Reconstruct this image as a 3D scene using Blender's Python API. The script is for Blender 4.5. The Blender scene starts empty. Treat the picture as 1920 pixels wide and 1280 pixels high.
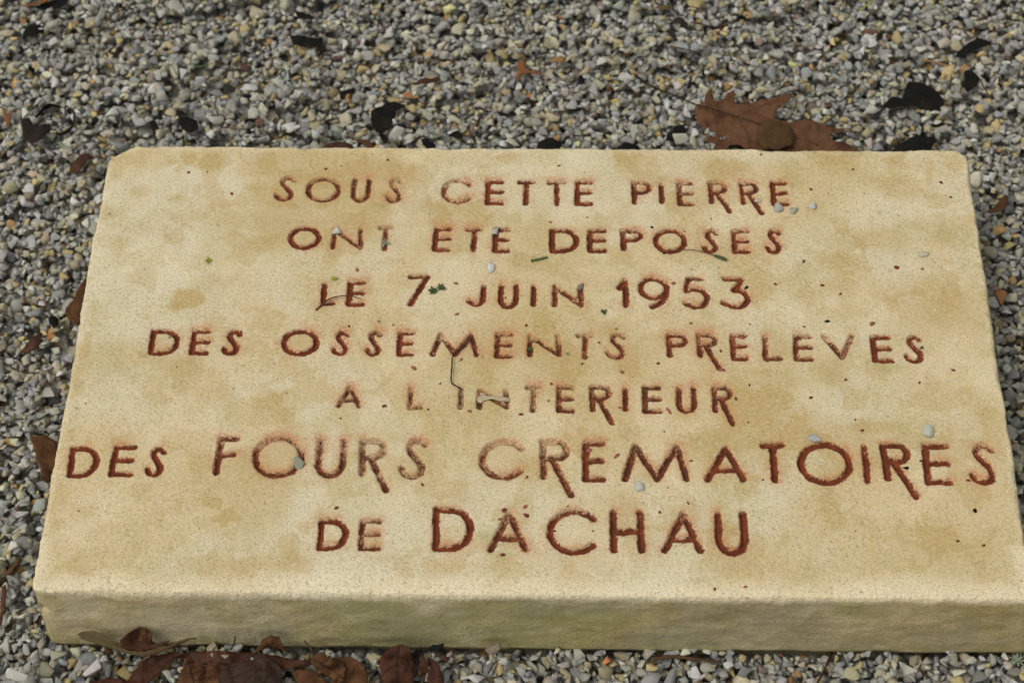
import bpy, bmesh, math, random
import numpy as np
from mathutils import Vector, Matrix, Euler
from mathutils.geometry import delaunay_2d_cdt

random.seed(7); rng = np.random.default_rng(7)
S = bpy.context.scene; COL = S.collection

# ---------------------------------------------------------------- camera
W, D, H = 0.80, 0.4685, 0.0996            # the stone: width, depth, height of its top above the gravel
CAM = np.array([0.0146, -0.7263, 1.4872]); PITCH, YAW, ROLL = 0.6120, 0.0343, -0.0216
FPX = 3656.0
M3 = Matrix.Rotation(YAW, 3, 'Z') @ Matrix.Rotation(PITCH, 3, 'X') @ Matrix.Rotation(ROLL, 3, 'Z')
MN = np.array([list(r) for r in M3])
cd = bpy.data.cameras.new('camera'); cam = bpy.data.objects.new('camera', cd); COL.objects.link(cam)
cam.matrix_world = Matrix.Translation(Vector(CAM)) @ M3.to_4x4()
cd.sensor_width = 36; cd.lens = FPX * 36 / 1920; cd.clip_start = 0.02; cd.clip_end = 200
cd.dof.use_dof = True; cd.dof.focus_distance = 1.62; cd.dof.aperture_fstop = 8.5; cd.dof.aperture_blades = 7
S.camera = cam

# ---------------------------------------------------------------- sky, sun, exposure
SUN_EL, SUN_AZ = math.radians(60), math.radians(-115)      # azimuth from +Y towards +X
wd = bpy.data.worlds.new('World'); S.world = wd; wd.use_nodes = True
nt = wd.node_tree; nt.nodes.clear()
sky = nt.nodes.new('ShaderNodeTexSky'); sky.sky_type = 'NISHITA'; sky.sun_disc = False
sky.sun_elevation = SUN_EL; sky.sun_rotation = SUN_AZ; sky.air_density = 1.0; sky.dust_density = 4.0; sky.ozone_density = 1.0
hs = nt.nodes.new('ShaderNodeHueSaturation'); hs.inputs['Saturation'].default_value = 0.08
bg = nt.nodes.new('ShaderNodeBackground'); bg.inputs['Strength'].default_value = 0.125
wo = nt.nodes.new('ShaderNodeOutputWorld')
nt.links.new(sky.outputs[0], hs.inputs['Color']); tn = nt.nodes.new('ShaderNodeMix'); tn.data_type = 'RGBA'; tn.blend_type = 'MULTIPLY'; tn.inputs[0].default_value = 1; tn.inputs[7].default_value = (1.0, .99, .93, 1)   # thin warm-white overcast
nt.links.new(hs.outputs[0], tn.inputs[6]); nt.links.new(tn.outputs[2], bg.inputs['Color']); nt.links.new(bg.outputs[0], wo.inputs['Surface'])
sl = bpy.data.lights.new('sun', 'SUN'); sl.energy = 0.85; sl.angle = math.radians(14); sl.color = (1.0, 0.93, 0.80)
so = bpy.data.objects.new('sun', sl); COL.objects.link(so)
sd = Vector((math.sin(SUN_AZ) * math.cos(SUN_EL), math.cos(SUN_AZ) * math.cos(SUN_EL), math.sin(SUN_EL)))
so.rotation_euler = sd.to_track_quat('Z', 'Y').to_euler()
S.view_settings.view_transform = 'Standard'; S.view_settings.look = 'None'
S.view_settings.exposure = 0.17; S.view_settings.gamma = 1.0; S.view_settings.use_curve_mapping = False

# ---------------------------------------------------------------- helpers
def tag(o, label=None, cat=None, group=None, kind=None):
    if label: o['label'] = label
    if cat: o['category'] = cat
    if group: o['group'] = group
    if kind: o['kind'] = kind
    return o

def ray(px, py):
    d = MN @ np.array([(px - 960) / FPX, (640 - py) / FPX, -1.0]); return d
def hit(px, py, p0, n):
    d = ray(px, py); n = np.asarray(n, float); p0 = np.asarray(p0, float)
    return CAM + d * (np.dot(p0 - CAM, n) / np.dot(d, n))
def on_top(px, py, z=H): return hit(px, py, (0, 0, z), (0, 0, 1))
def project(P):
    q = (np.asarray(P) - CAM) @ MN
    return 960 + FPX * q[..., 0] / -q[..., 2], 640 - FPX * q[..., 1] / -q[..., 2], -q[..., 2]

def lattice_noise(x, y, freq, seed):
    r = np.random.default_rng(seed); N = 256; g = r.random((N, N))
    u = np.asarray(x) * freq + 1000.0 + seed * 3.17; v = np.asarray(y) * freq + 1000.0 + seed * 1.71
    iu = np.floor(u).astype(int); iv = np.floor(v).astype(int); fu = u - iu; fv = v - iv
    fu = fu * fu * (3 - 2 * fu); fv = fv * fv * (3 - 2 * fv)
    a = g[iu % N, iv % N]; b = g[(iu + 1) % N, iv % N]; c = g[iu % N, (iv + 1) % N]; d = g[(iu + 1) % N, (iv + 1) % N]
    return (a * (1 - fu) + b * fu) * (1 - fv) + (c * (1 - fu) + d * fu) * fv
def fbm(x, y, freq, seed, oct=3):
    s = 0; t = 0; a = 1.0
    for k in range(oct):
        s = s + a * lattice_noise(x, y, freq * 2 ** k, seed + 11 * k); t += a; a *= 0.55
    return s / t                                   # 0..1
def sstep(a, b, x):
    t = np.clip((x - a) / (b - a), 0, 1); return t * t * (3 - 2 * t)

def mesh_np(name, V, F4=None, F3=None):
    me = bpy.data.meshes.new(name); V = np.asarray(V, np.float32)
    parts = []; starts = []; tot = 0; n = 0
    for F, k in ((F4, 4), (F3, 3)):
        if F is None or len(F) == 0: continue
        F = np.asarray(F, np.int32); parts.append(F.ravel()); starts.append(tot + np.arange(len(F)) * k); tot += F.size; n += len(F)
    loops = np.concatenate(parts); st = np.concatenate(starts).astype(np.int32)
    me.vertices.add(len(V)); me.vertices.foreach_set('co', V.ravel())
    me.loops.add(len(loops)); me.loops.foreach_set('vertex_index', loops)
    me.polygons.add(n); me.polygons.foreach_set('loop_start', st)
    me.update(calc_edges=True); me.polygons.foreach_set('use_smooth', np.ones(n, bool))
    return me
def link(name, me, mat=None, parent=None):
    o = bpy.data.objects.new(name, me); COL.objects.link(o)
    if mat: me.materials.append(mat)
    if parent: o.parent = parent
    return o

# ---------------------------------------------------------------- material kit
class G:
    def __init__(s, name, rough=0.8, spec=0.3):
        s.m = bpy.data.materials.new(name); s.m.use_nodes = True; s.t = s.m.node_tree
        s.b = s.t.nodes['Principled BSDF']; s.b.inputs['Roughness'].default_value = rough
        s.b.inputs['Specular IOR Level'].default_value = spec
    def n(s, ty, **k):
        x = s.t.nodes.new(ty)
        for a, v in k.items(): setattr(x, a, v)
        return x
    def l(s, a, b): s.t.links.new(a, b)
    def coord(s):
        return s.n('ShaderNodeTexCoord').outputs['Object']
    def noise(s, scale, det=3, rough=0.55, vec=None, dist=0.0, stretch=None):
        x = s.n('ShaderNodeTexNoise'); x.inputs['Scale'].default_value = scale; x.inputs['Detail'].default_value = det
        x.inputs['Roughness'].default_value = rough; x.inputs['Distortion'].default_value = dist
        v = vec or s.coord()
        if stretch:
            mp = s.n('ShaderNodeMapping'); mp.inputs['Scale'].default_value = stretch; s.l(v, mp.inputs[0]); v = mp.outputs[0]
        s.l(v, x.inputs['Vector']); return x.outputs['Fac']
    def ramp(s, f, lo, hi, a=0.0, b=1.0):
        x = s.n('ShaderNodeMapRange'); x.interpolation_type = 'SMOOTHSTEP'
        x.inputs[1].default_value = lo; x.inputs[2].default_value = hi; x.inputs[3].default_value = a; x.inputs[4].default_value = b
        s.l(f, x.inputs[0]); return x.outputs[0]
    def mix(s, f, a, b, mode='MIX'):
        x = s.n('ShaderNodeMix'); x.data_type = 'RGBA'; x.blend_type = mode
        for sock, v in ((x.inputs[0], f), (x.inputs[6], a), (x.inputs[7], b)):
            if isinstance(v, (int, float)): sock.default_value = v
            elif isinstance(v, tuple): sock.default_value = (*v, 1)
            else: s.l(v, sock)
        return x.outputs[2]
    def math(s, op, a, b=0.0, c=None):
        x = s.n('ShaderNodeMath'); x.operation = op
        for i, v in enumerate((a, b, c)):
            if v is None: continue
            if isinstance(v, (int, float)): x.inputs[i].default_value = v
            else: s.l(v, x.inputs[i])
        return x.outputs[0]
    def attr(s, name, ty='GEOMETRY'):
        x = s.n('ShaderNodeAttribute'); x.attribute_type = ty; x.attribute_name = name; return x
    def bump(s, h, dist, strength=1.0, prev=None):
        x = s.n('ShaderNodeBump'); x.inputs['Distance'].default_value = dist; x.inputs['Strength'].default_value = strength
        s.l(h, x.inputs['Height'])
        if prev: s.l(prev, x.inputs['Normal'])
        return x.outputs['Normal']
    def done(s, col, nrm=None, rough=None):
        if isinstance(col, tuple): s.b.inputs['Base Color'].default_value = (*col, 1)
        else: s.l(col, s.b.inputs['Base Color'])
        if nrm: s.l(nrm, s.b.inputs['Normal'])
        if rough is not None and not isinstance(rough, float): s.l(rough, s.b.inputs['Roughness'])
        return s.m

def stone_material():
    g = G('limestone', 0.92, 0.15)
    c = g.coord()
    big = g.noise(5.5, 4, 0.6, c, 0.6); mid = g.noise(22, 4, 0.6, c, 0.4); fine = g.noise(260, 3, 0.7, c)
    grain = g.noise(620, 2, 0.8, c); pores = g.noise(430, 2, 0.6, c)
    a = g.attr('tone'); sp = g.n('ShaderNodeSeparateColor'); g.l(a.outputs['Color'], sp.inputs[0])   # R ochre, G algae, B wear
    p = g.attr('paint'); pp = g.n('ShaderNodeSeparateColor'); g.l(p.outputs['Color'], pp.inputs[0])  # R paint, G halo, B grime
    col = g.mix(g.ramp(big, 0.40, 0.60), (0.59, 0.52, 0.365), (0.545, 0.435, 0.250))
    col = g.mix(g.math('MULTIPLY', g.ramp(mid, 0.48, 0.68), 0.6), col, (0.45, 0.36, 0.165))
    och = g.math('MULTIPLY', sp.outputs[0], g.ramp(fine, 0.2, 0.62, 0.55, 1.0))
    col = g.mix(och, col, (0.425, 0.295, 0.105))
    col = g.mix(g.math('MULTIPLY', sp.outputs[1], g.ramp(fine, 0.25, 0.7, 0.5, 1.0)), col, (0.275, 0.270, 0.065))
    col = g.mix(g.math('MULTIPLY', a.outputs['Alpha'], g.ramp(fine, 0.2, 0.7, 0.45, 1.0)), col, (0.215, 0.205, 0.125))
    col = g.mix(g.math('MULTIPLY', sp.outputs[2], 0.7), col, (0.74, 0.65, 0.47))
    # grains and pores
    col = g.mix(g.ramp(fine, 0.34, 0.72, 0.0, 0.30), col, (0.72, 0.65, 0.49))
    col = g.mix(g.ramp(grain, 0.50, 0.72, 0.0, 0.82), col, (0.26, 0.23, 0.135))
    col = g.mix(g.ramp(pores, 0.66, 0.74, 0.0, 0.8), col, (0.11, 0.09, 0.05))
    col = g.mix(g.ramp(grain, 0.36, 0.24, 0.0, 0.6), col, (0.78, 0.74, 0.62))
    # red paint in the letters, bleeding into the stone around them
    n1 = g.noise(140, 3, 0.7, c); n2 = g.noise(480, 2, 0.7, c)
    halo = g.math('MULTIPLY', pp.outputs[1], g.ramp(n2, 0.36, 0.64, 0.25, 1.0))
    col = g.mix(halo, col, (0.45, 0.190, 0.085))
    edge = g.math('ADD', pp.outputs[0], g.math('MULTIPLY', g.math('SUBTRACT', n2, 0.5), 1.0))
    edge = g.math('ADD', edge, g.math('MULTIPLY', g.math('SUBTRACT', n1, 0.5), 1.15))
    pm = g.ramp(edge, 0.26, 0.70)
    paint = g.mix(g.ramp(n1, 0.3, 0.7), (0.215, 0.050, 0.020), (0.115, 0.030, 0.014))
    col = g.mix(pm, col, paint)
    col = g.mix(g.math('MULTIPLY', pp.outputs[2], g.ramp(n1, 0.30, 0.66, 0.0, 0.95)), col, (0.060, 0.040, 0.020))
    h = g.math('ADD', g.math('MULTIPLY', grain, 0.6), g.math('MULTIPLY', fine, 0.9))
    nrm = g.bump(h, 0.0011, 0.9)
    lay = g.noise(170, 3, 0.65, c, 0.8, (1, 1, 2.6)); nrm = g.bump(lay, 0.0016, 0.4, nrm)
    nrm = g.bump(mid, 0.004, 0.35, nrm)
    return g.done(col, nrm)
M_STONE = stone_material()

def side_material():
    return M_STONE

# ---------------------------------------------------------------- the letters, as centre lines in a unit box
def arc(cx, cy, rx, ry, a0, a1, n=22):
    return [(cx + rx * math.cos(math.radians(a0 + (a1 - a0) * i / n)), cy + ry * math.sin(math.radians(a0 + (a1 - a0) * i / n))) for i in range(n + 1)]
def smooth(pts, n=6):
    P = [pts[0]] + list(pts) + [pts[-1]]; out = []
    for i in range(1, len(P) - 2):
        p0, p1, p2, p3 = [np.array(P[k], float) for k in (i - 1, i, i + 1, i + 2)]
        for k in range(n):
            t = k / n; out.append(tuple(0.5 * ((2 * p1) + (-p0 + p2) * t + (2 * p0 - 5 * p1 + 4 * p2 - p3) * t * t + (-p0 + 3 * p1 - 3 * p2 + p3) * t ** 3)))
    out.append(tuple(pts[-1])); return out
FONT = {
 'S': [smooth([(.97, .90), (.78, 1.0), (.48, 1.0), (.30, .88), (.33, .72), (.55, .55), (.80, .36), (.88, .18), (.72, .03), (.42, 0), (.14, .06), (0, .20)])],
 'O': [arc(.5, .5, .5, .5, 0, 360, 40)],
 'U': [[(.04, 1), (.0, .36)] + arc(.5, .36, .5, .36, 180, 360, 16) + [(1, 1)]],
 'C': [arc(.54, .5, .54, .5, 38, 318, 34)],
 'E': [[(1, 1), (0.04, 1), (0, 0), (.98, 0)], [(.02, .52), (.95, .52)]],
 'F': [[(1, 1), (.06, 1), (0, 0)], [(.02, .50), (.92, .52)]],
 'T': [[(0, .98), (1, 1)], [(.5, 1), (.5, 0)]],
 'P': [[(0.05, 0), (0, 1), (.5, 1)] + arc(.55, .75, .45, .25, 90, -90, 12) + [(.05, .48)]],
 'I': [[(.5, 1), (.5, 0)]],
 'R': [[(0.05, 0), (0, 1), (.5, 1)] + arc(.58, .76, .42, .24, 90, -90, 12) + [(.05, .52)]],
 'N': [[(0, 0), (.02, 1), (1, 0), (.98, 1)]],
 'D': [[(.04, 0), (0.02, 1), (.45, 1)] + arc(.45, .5, .55, .5, 90, -90, 20) + [(.04, 0)]],
 'L': [[(.03, 1), (0, 0), (1, 0.03)]],
 '7': [[(0, 1), (1, 1), (.10, 0)]],
 'J': [[(1, 1), (.97, .33)] + arc(.52, .33, .45, .33, 0, -130, 12)[1:] + [(0.02, .16)]],
 'M': [[(0, 0), (.17, 1), (.52, .02), (.86, 1), (1, 0)]],
 'V': [[(0, 1), (.56, 0), (1, 1)]],
 'A': [[(0, 0), (.54, 1), (1, 0)], [(.22, .30), (.80, .30)]],
 'H': [[(0.02, 1), (0, 0)], [(1, 1), (1, 0)], [(0, .48), (1, .50)]],
 '1': [[(0, .68), (.85, 1), (.88, 0)]],
 '9': [arc(.5, .66, .5, .34, 0, 360, 30), smooth([(1, .66), (.97, .42), (.75, .14), (.42, 0)])],
 '5': [[(.80, 1), (.20, 1), (.08, .56)] + smooth([(.08, .56), (.45, .63), (.85, .52), (1, .30), (.82, .07), (.48, 0), (.02, .12)])],
 '3': [[(.12, 1), (.82, 1), (.48, .60)] + smooth([(.48, .60), (.82, .54), (1, .30), (.84, .07), (.48, 0), (.02, .16)])],
}
# letter, x0, y0, x1, y1 as it stands on the stone in the photograph, fade, grime, (tail end of an R)
TXT = [
 ('SOUS', [('S',514,329,556,378,.75,.1),('O',573,331,641,380,.7,.3),('U',657,333,696,380,.7,.6),('S',722,332,758,381,.35,.5)]),
 ('CETTE', [('C',827,333,888,382,.65,.0),('E',909,336,947,384,1,.0),('T',968,336,1005,385,.85,.3),('T',1025,337,1063,386,.8,.35),('E',1076,337,1114,386,.95,.0)]),
 ('PIERRE', [('P',1182,337,1223,384,.8,.5),('I',1234,341,1247,382,.8,.3),('E',1268,338,1304,386,.75,.2),('R',1327,337,1366,382,.75,.4,(1371,398)),('R',1386,338,1425,383,.8,.2,(1431,400)),('E',1444,338,1480,386,1,.0)]),
 ('ONT', [('O',539,423,603,468,.95,.0),('N',620,426,682,467,.6,.3),('T',706,421,739,471,.7,.4)]),
 ('ETE', [('E',810,424,848,472,.9,.2),('T',871,425,906,473,.8,.2),('E',922,425,958,474,.9,.1)]),
 ('DEPOSES', [('D',1028,427,1086,474,1,.3),('E',1100,428,1139,474,.9,.3),('P',1162,428,1208,471,.85,.4),('O',1223,427,1289,475,.95,.0),('S',1314,428,1350,475,.8,.1),('E',1371,428,1409,475,.85,.1),('S',1433,428,1468,475,.95,.0)]),
 ('LE', [('L',601,528,632,573,1,.0),('E',649,524,687,574,1,.0)]),
 ('7', [('7',762,513,806,574,.9,.2)]),
 ('JUIN', [('J',874,533,912,575,.95,.0),('U',933,531,974,579,1,.1),('I',994,532,1006,575,.85,.3),('N',1034,532,1096,575,.75,.3)]),
 ('1953', [('1',1156,520,1181,576,.95,.2),('9',1196,517,1256,579,.9,.2),('5',1278,517,1332,579,.85,.2),('3',1349,517,1407,579,.95,.0)]),
 ('DES', [('D',278,615,338,665,1,.2),('E',355,615,396,665,1,.0),('S',416,616,454,665,.95,.0)]),
 ('OSSEMENTS', [('O',526,615,600,667,1,.0),('S',621,618,658,666,.9,.0),('S',683,618,719,668,.75,.3),('E',743,618,779,668,.9,.2),('M',806,622,900,669,.65,.5),('E',926,621,964,672,.7,.5),('N',988,624,1054,669,.6,.5),('T',1078,623,1115,673,.7,.4),('S',1135,622,1177,674,.65,.2)]),
 ('PRELEVES', [('P',1248,623,1292,670,.8,.1),('R',1305,622,1349,671,.7,.4,(1353,694)),('E',1368,623,1404,676,.85,.1),('L',1429,626,1467,677,.7,.3),('E',1486,625,1526,677,.7,.2),('V',1542,625,1606,674,.65,.4),('E',1632,627,1674,680,.9,.1),('S',1693,627,1735,681,.85,.1)]),
 ('A', [('A',630,719,681,765,.45,.6)]),
 ('L INTERIEUR', [('L',764,722,796,768,.45,.5),('I',857,724,869,767,.5,.9),('N',893,727,957,767,.6,.7),('T',983,720,1017,773,.5,.7),('E',1042,720,1080,774,.7,.3),('R',1104,720,1149,772,.75,.4,(1150,795)),('I',1166,724,1179,771,.8,.4),('E',1203,721,1243,775,.75,.4),('U',1267,722,1308,775,.8,.4),('R',1333,721,1376,773,.8,.5,(1377,796))]),
 ('DES', [('D',126,834,187,895,1,.0),('E',206,832,254,893,1,.0),('S',273,836,312,893,1,.0)]),
 ('FOURS', [('F',402,815,447,890,.75,.2),('O',472,814,573,897,.55,.2),('U',590,820,651,897,.6,.6),('R',672,820,728,892,.6,.4,(727,922)),('S',747,820,804,898,.5,.5)]),
 ('CREMATOIRES', [('C',897,821,987,900,.6,.2),('R',1010,821,1070,898,.65,.4,(1074,931)),('E',1090,824,1137,903,.85,.3),('M',1164,829,1294,903,.75,.6),('A',1318,833,1400,903,.9,.3),('T',1427,826,1476,905,.95,.1),('O',1495,826,1600,909,1,.0),('I',1616,831,1631,906,.85,.2),('R',1652,828,1711,901,.95,.2,(1721,933)),('E',1729,829,1786,909,.9,.0),('S',1813,830,1870,909,.75,.0)]),
 ('DE', [('D',593,970,654,1031,1,.1),('E',672,970,719,1032,.65,.3)]),
 ('DACHAU', [('D',809,948,890,1033,.95,.0),('A',914,954,994,1035,.7,.4),('C',1024,951,1124,1040,.85,.1),('H',1143,953,1210,1037,.9,.3),('A',1238,956,1320,1037,.8,.5),('U',1340,956,1404,1041,1,.1)]),
]
LETTERS = []                                # word, char, centre, strokes (stone coordinates), half width, fade, grime
for wi, (word, ls) in enumerate(TXT):
    for li, L in enumerate(ls):
        ch, x0, y0, x1, y1, fade, gr = L[:7]; fade = .16 + .86 * fade; big = (y1 - y0) > 66; hw = 0.0033 if big else 0.0028
        if word == 'PRELEVES': hw = 0.0028
        ym = (y0 + y1) / 2
        bl = on_top(x0, y1)[:2]; br = on_top(x1, y1)[:2]; tl = on_top(x0, y0)[:2]; tr = on_top(x1, y0)[:2]
        bx = min(bl[0], tl[0]) if False else (bl[0] + tl[0]) / 2; by = bl[1]; w = ((br[0] - bl[0]) + (tr[0] - tl[0])) / 2; hh = (tl[1] + tr[1] - bl[1] - br[1]) / 2
        ox, oy = bx + hw, by + hw; w2, h2 = max(w - 2 * hw, 0.0005), hh - 2 * hw; sk = (br[1] - bl[1]) / max(w, 1e-3)
        r = random.Random(wi * 31 + li); sl_ = r.uniform(-.02, .02)
        T = lambda p: (ox + p[0] * w2 + sl_ * p[1] * h2, oy + p[1] * h2 + sk * p[0] * w2)
        st = [[T(p) for p in s] for s in FONT[ch]]
        if ch == 'R':
            t = on_top(*L[7]); st.append([T((.38, .52)), (t[0] - hw * .4, t[1] + hw * .6)])
        LETTERS.append(dict(word=word, wi=wi, li=li, ch=ch, px=((x0 + x1) / 2, ym), box=(x0, y0, x1, y1), st=st, hw=hw, fade=fade, gr=gr))

# ---------------------------------------------------------------- the stone: a fine grid for the top, carved, and skirts round it
DX = 0.00085
nx = int(round(W / DX)) + 1; ny = int(round(D / DX)) + 1
gx = np.linspace(-W / 2, W / 2, nx); gy = np.linspace(0, D, ny)
X, Y = np.meshgrid(gx, gy)                   # [iy, ix]
def build_stone():
    # plan: corners rounded, edges a little uneven
    PX, PY = X.copy(), Y.copy()
    for (sx, sy, r) in ((-1, 1, .020), (1, 1, .014), (-1, -1, .007), (1, -1, .007)):
        cx = sx * (W / 2 - r); cy = (D - r) if sy > 0 else r
        a = (X - cx) * sx / r; b = (Y - cy) * sy / r; m = (a > 0) & (b > 0)
        k = np.maximum(a, b)[m] / np.maximum(np.hypot(a, b)[m], 1e-9)
        PX[m] = cx + sx * r * a[m] * k; PY[m] = cy + sy * r * b[m] * k
    ex = np.minimum(X + W / 2, W / 2 - X); ey = np.minimum(Y, D - Y)
    d = np.minimum(ex, ey)
    for (sx, sy, r) in ((-1, 1, .020), (1, 1, .014), (-1, -1, .007), (1, -1, .007)):
        cx = sx * (W / 2 - r); cy = (D - r) if sy > 0 else r
        a = (PX - cx) * sx; b = (PY - cy) * sy; m = (a > 0) & (b > 0)
        d[m] = r - np.hypot(a, b)[m]
    d = np.maximum(d, 0)
    fall = np.exp(-d / 0.012)
    PX += fall * (fbm(PX, PY, 28, 3, 3) - .5) * 0.0030 + fall * (fbm(PX, PY, 330, 4, 2) - .5) * .0014
    PY += fall * (fbm(PX, PY, 24, 5, 3) - .5) * 0.0018 + fall * (fbm(PX, PY, 330, 6, 2) - .5) * .0014
    # the back left corner is knocked off
    q = np.hypot((PX + W / 2) * 1.0, (PY - D) * 1.2)
    Z = np.full_like(PX, H)
    Z += (fbm(X, Y, 9, 21, 3) - .5) * 0.0016 + (fbm(X, Y, 70, 22, 3) - .5) * 0.0007
    R = 0.0021 + 0.0030 * np.clip(fbm(X, Y, 16, 23, 3) * 2 - .6, 0, 1) + 0.003 * np.clip(fbm(X, Y, 60, 24, 2) - .45, 0, 1) * 3
    t = np.clip((R - d) / R, 0, 1); Z -= R * (1 - np.sqrt(1 - np.minimum(t * t, .9999))) * .95
    Z -= 0.007 * sstep(.030, .006, q)
    # pits and little chips
    rp = np.random.default_rng(5)
    for k in range(420):
        px_, py_ = rp.uniform(-W / 2 + .004, W / 2 - .004), rp.uniform(.001, D - .004) if k % 3 else rp.uniform(.0005, .012)
        r_ = rp.uniform(.0007, .0015) * (1.6 if k % 11 == 0 else 1); i0 = int((px_ + W / 2) / DX); j0 = int(py_ / DX); sl = (slice(max(j0 - 5, 0), j0 + 6), slice(max(i0 - 5, 0), i0 + 6))
        Z[sl] -= r_ * .55 * np.clip(1 - ((X[sl] - px_) ** 2 + (Y[sl] - py_) ** 2) / r_ ** 2, 0, 1)
    # carving
    dep = np.zeros_like(PX); paint = np.zeros_like(PX); halo = np.zeros_like(PX); grime = np.zeros_like(PX)
    owner = np.full(PX.shape, -1, np.int16)
    nzw = (fbm(X, Y, 260, 31, 2) - .5); nzf = fbm(X, Y, 45, 33, 2); nzh = fbm(X, Y, 30, 35, 3)
    for k, L in enumerate(LETTERS):
        pts = np.array([p for s in L['st'] for p in s]); hw = L['hw']; mg = 0.020
        i0 = max(int((pts[:, 0].min() - mg + W / 2) / DX), 0); i1 = min(int((pts[:, 0].max() + mg + W / 2) / DX) + 2, nx)
        j0 = max(int((pts[:, 1].min() - mg) / DX), 0); j1 = min(int((pts[:, 1].max() + mg) / DX) + 2, ny)
        sl = (slice(j0, j1), slice(i0, i1)); xx = X[sl]; yy = Y[sl]; dd = np.full(xx.shape, 9.0)
        for s in L['st']:
            for (ax, ay), (bx, by) in zip(s[:-1], s[1:]):
                vx, vy = bx - ax, by - ay; l2 = vx * vx + vy * vy + 1e-12
                t = np.clip(((xx - ax) * vx + (yy - ay) * vy) / l2, 0, 1)
                dd = np.minimum(dd, np.hypot(xx - ax - t * vx, yy - ay - t * vy))
        dd = dd + nzw[sl] * 0.0013 + (nzf[sl] - .5) * .0009
        g_ = np.clip(1.04 - dd / hw, 0, 1) ** 0.85
        gd = (0.0042 if hw > .0029 else 0.0036) * g_
        dep[sl] = np.maximum(dep[sl], gd)
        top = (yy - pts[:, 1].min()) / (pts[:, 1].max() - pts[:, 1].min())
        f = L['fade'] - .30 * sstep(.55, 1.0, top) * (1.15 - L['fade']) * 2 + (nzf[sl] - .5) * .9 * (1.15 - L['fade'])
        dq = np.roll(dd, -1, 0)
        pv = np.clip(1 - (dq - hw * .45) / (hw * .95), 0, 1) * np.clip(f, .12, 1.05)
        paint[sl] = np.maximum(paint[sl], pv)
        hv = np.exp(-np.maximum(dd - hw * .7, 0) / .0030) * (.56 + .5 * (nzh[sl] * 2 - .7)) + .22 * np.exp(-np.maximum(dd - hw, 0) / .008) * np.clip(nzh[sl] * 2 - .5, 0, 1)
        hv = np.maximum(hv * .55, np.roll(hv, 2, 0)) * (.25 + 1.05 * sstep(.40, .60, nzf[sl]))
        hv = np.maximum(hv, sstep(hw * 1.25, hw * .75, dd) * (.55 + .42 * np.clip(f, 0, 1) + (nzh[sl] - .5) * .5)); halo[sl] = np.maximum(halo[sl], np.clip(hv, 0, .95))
        grime[sl] = np.maximum(grime[sl], L['gr'] * sstep(hw * .95, hw * .35, dd))
        ow = owner[sl]; ow[dd < hw * 1.02] = k
    Z -= dep
    # stains: x, y, rx, ry in the photograph, strength, channel
    och = np.zeros_like(PX); alg = np.zeros_like(PX); wear = np.zeros_like(PX)
    def blob(px, py, rx, ry, s, ch, hard=0.0):
        c = on_top(px, py); rxm = abs(on_top(px + rx, py)[0] - c[0]); rym = abs(on_top(px, py - ry)[1] - c[1])
        u = np.hypot((X - c[0]) / rxm, (Y - c[1]) / rym) + (nzh - .5) * .9 + (nzf - .5) * .35
        v = s * sstep(1.15, .2 + .6 * hard, u)
        ch[:] = np.maximum(ch, v)
    for b in ((395,304,24,18,.75,.5),(355,298,18,14,.55,.4),(322,303,18,10,.55,.3),(335,318,14,12,.5,.3),(478,318,40,26,.5,.2),(476,350,30,22,.55,.1),(330,372,26,14,.6,.2),(262,360,30,18,.55,.2),
              (350,560,40,22,.75,.5),(330,572,22,16,.55,.3),(440,420,90,50,.45,.0),(490,460,60,26,.4,.0),(225,455,26,18,.45,.2),(265,430,24,18,.35,.2),(350,690,46,30,.55,.2),(335,725,20,14,.55,.3),(480,770,84,34,.75,.7),(530,745,40,24,.55,.4),
              (565,640,36,20,.7,.3),(700,320,80,26,.5,.0),(900,300,70,16,.3,.0),(1360,320,70,26,.75,.3),(1310,375,90,30,.4,.0),(1690,350,70,26,.5,.2),(1500,390,60,20,.5,.1),(1640,450,110,30,.55,.2),(1560,490,60,26,.55,.2),(1760,445,60,26,.5,.1),(1480,525,40,24,.35,.1),(1718,548,20,10,.5,.3),
              (1240,480,120,30,.3,.0),(1500,700,110,60,.45,.0),(1420,770,160,50,.55,.1),(1300,820,220,34,.35,.0),(1650,800,70,16,.6,.1),(1550,960,110,70,.4,.0),(1350,1000,60,50,.3,.0),(820,760,60,26,.3,.0),(620,590,60,16,.2,.0),(1000,880,60,30,.3,.1),(1110,1040,90,40,.4,.1),(860,1060,80,20,.3,.0),(1760,1010,90,60,.35,.0),(590,905,40,12,.25,0),(230,820,40,14,.35,0),(1050,700,160,20,.2,0),(1830,760,30,60,.3,0),(1560,590,40,14,.35,.1),(830,390,60,20,.2,0)):
        blob(*b[:5], och, b[5])
    for b in ((715,388,26,12,.5,.2),(430,790,36,26,.35,.3),(945,1010,60,34,.5,.1),(935,1040,40,20,.45,.1),(1660,690,36,16,.45,.1),(1790,440,60,26,.35,.1),(1510,500,36,26,.35,.1),(1600,288,50,6,.4,.1),(700,460,30,16,.2,.1),(225,520,20,20,.2,0),(640,370,16,10,.25,0)):
        blob(*b[:5], alg, b[5])
    och = och * 1.05 + .62 * sstep(.52, .74, fbm(X, Y, 13, 41, 4)) + .14 * sstep(-.05, .38, X) + .45 * sstep(.56, .63, fbm(X, Y, 42, 45, 3)); alg += .07 * sstep(.55, .62, fbm(X, Y, 48, 44, 3)) + .13 * sstep(.55, .72, fbm(X, Y, 11, 43, 4))
    wear = np.maximum(wear, sstep(.024, .004, d + (nzh - .5) * .02) * (Y < .05) * .95)
    wear = np.maximum(wear, .45 * sstep(.010, .0, d + (nzf - .5) * .006))
    wear = np.maximum(wear, .38 * sstep(.52, .72, fbm(X, Y, 17, 47, 3)))
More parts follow.
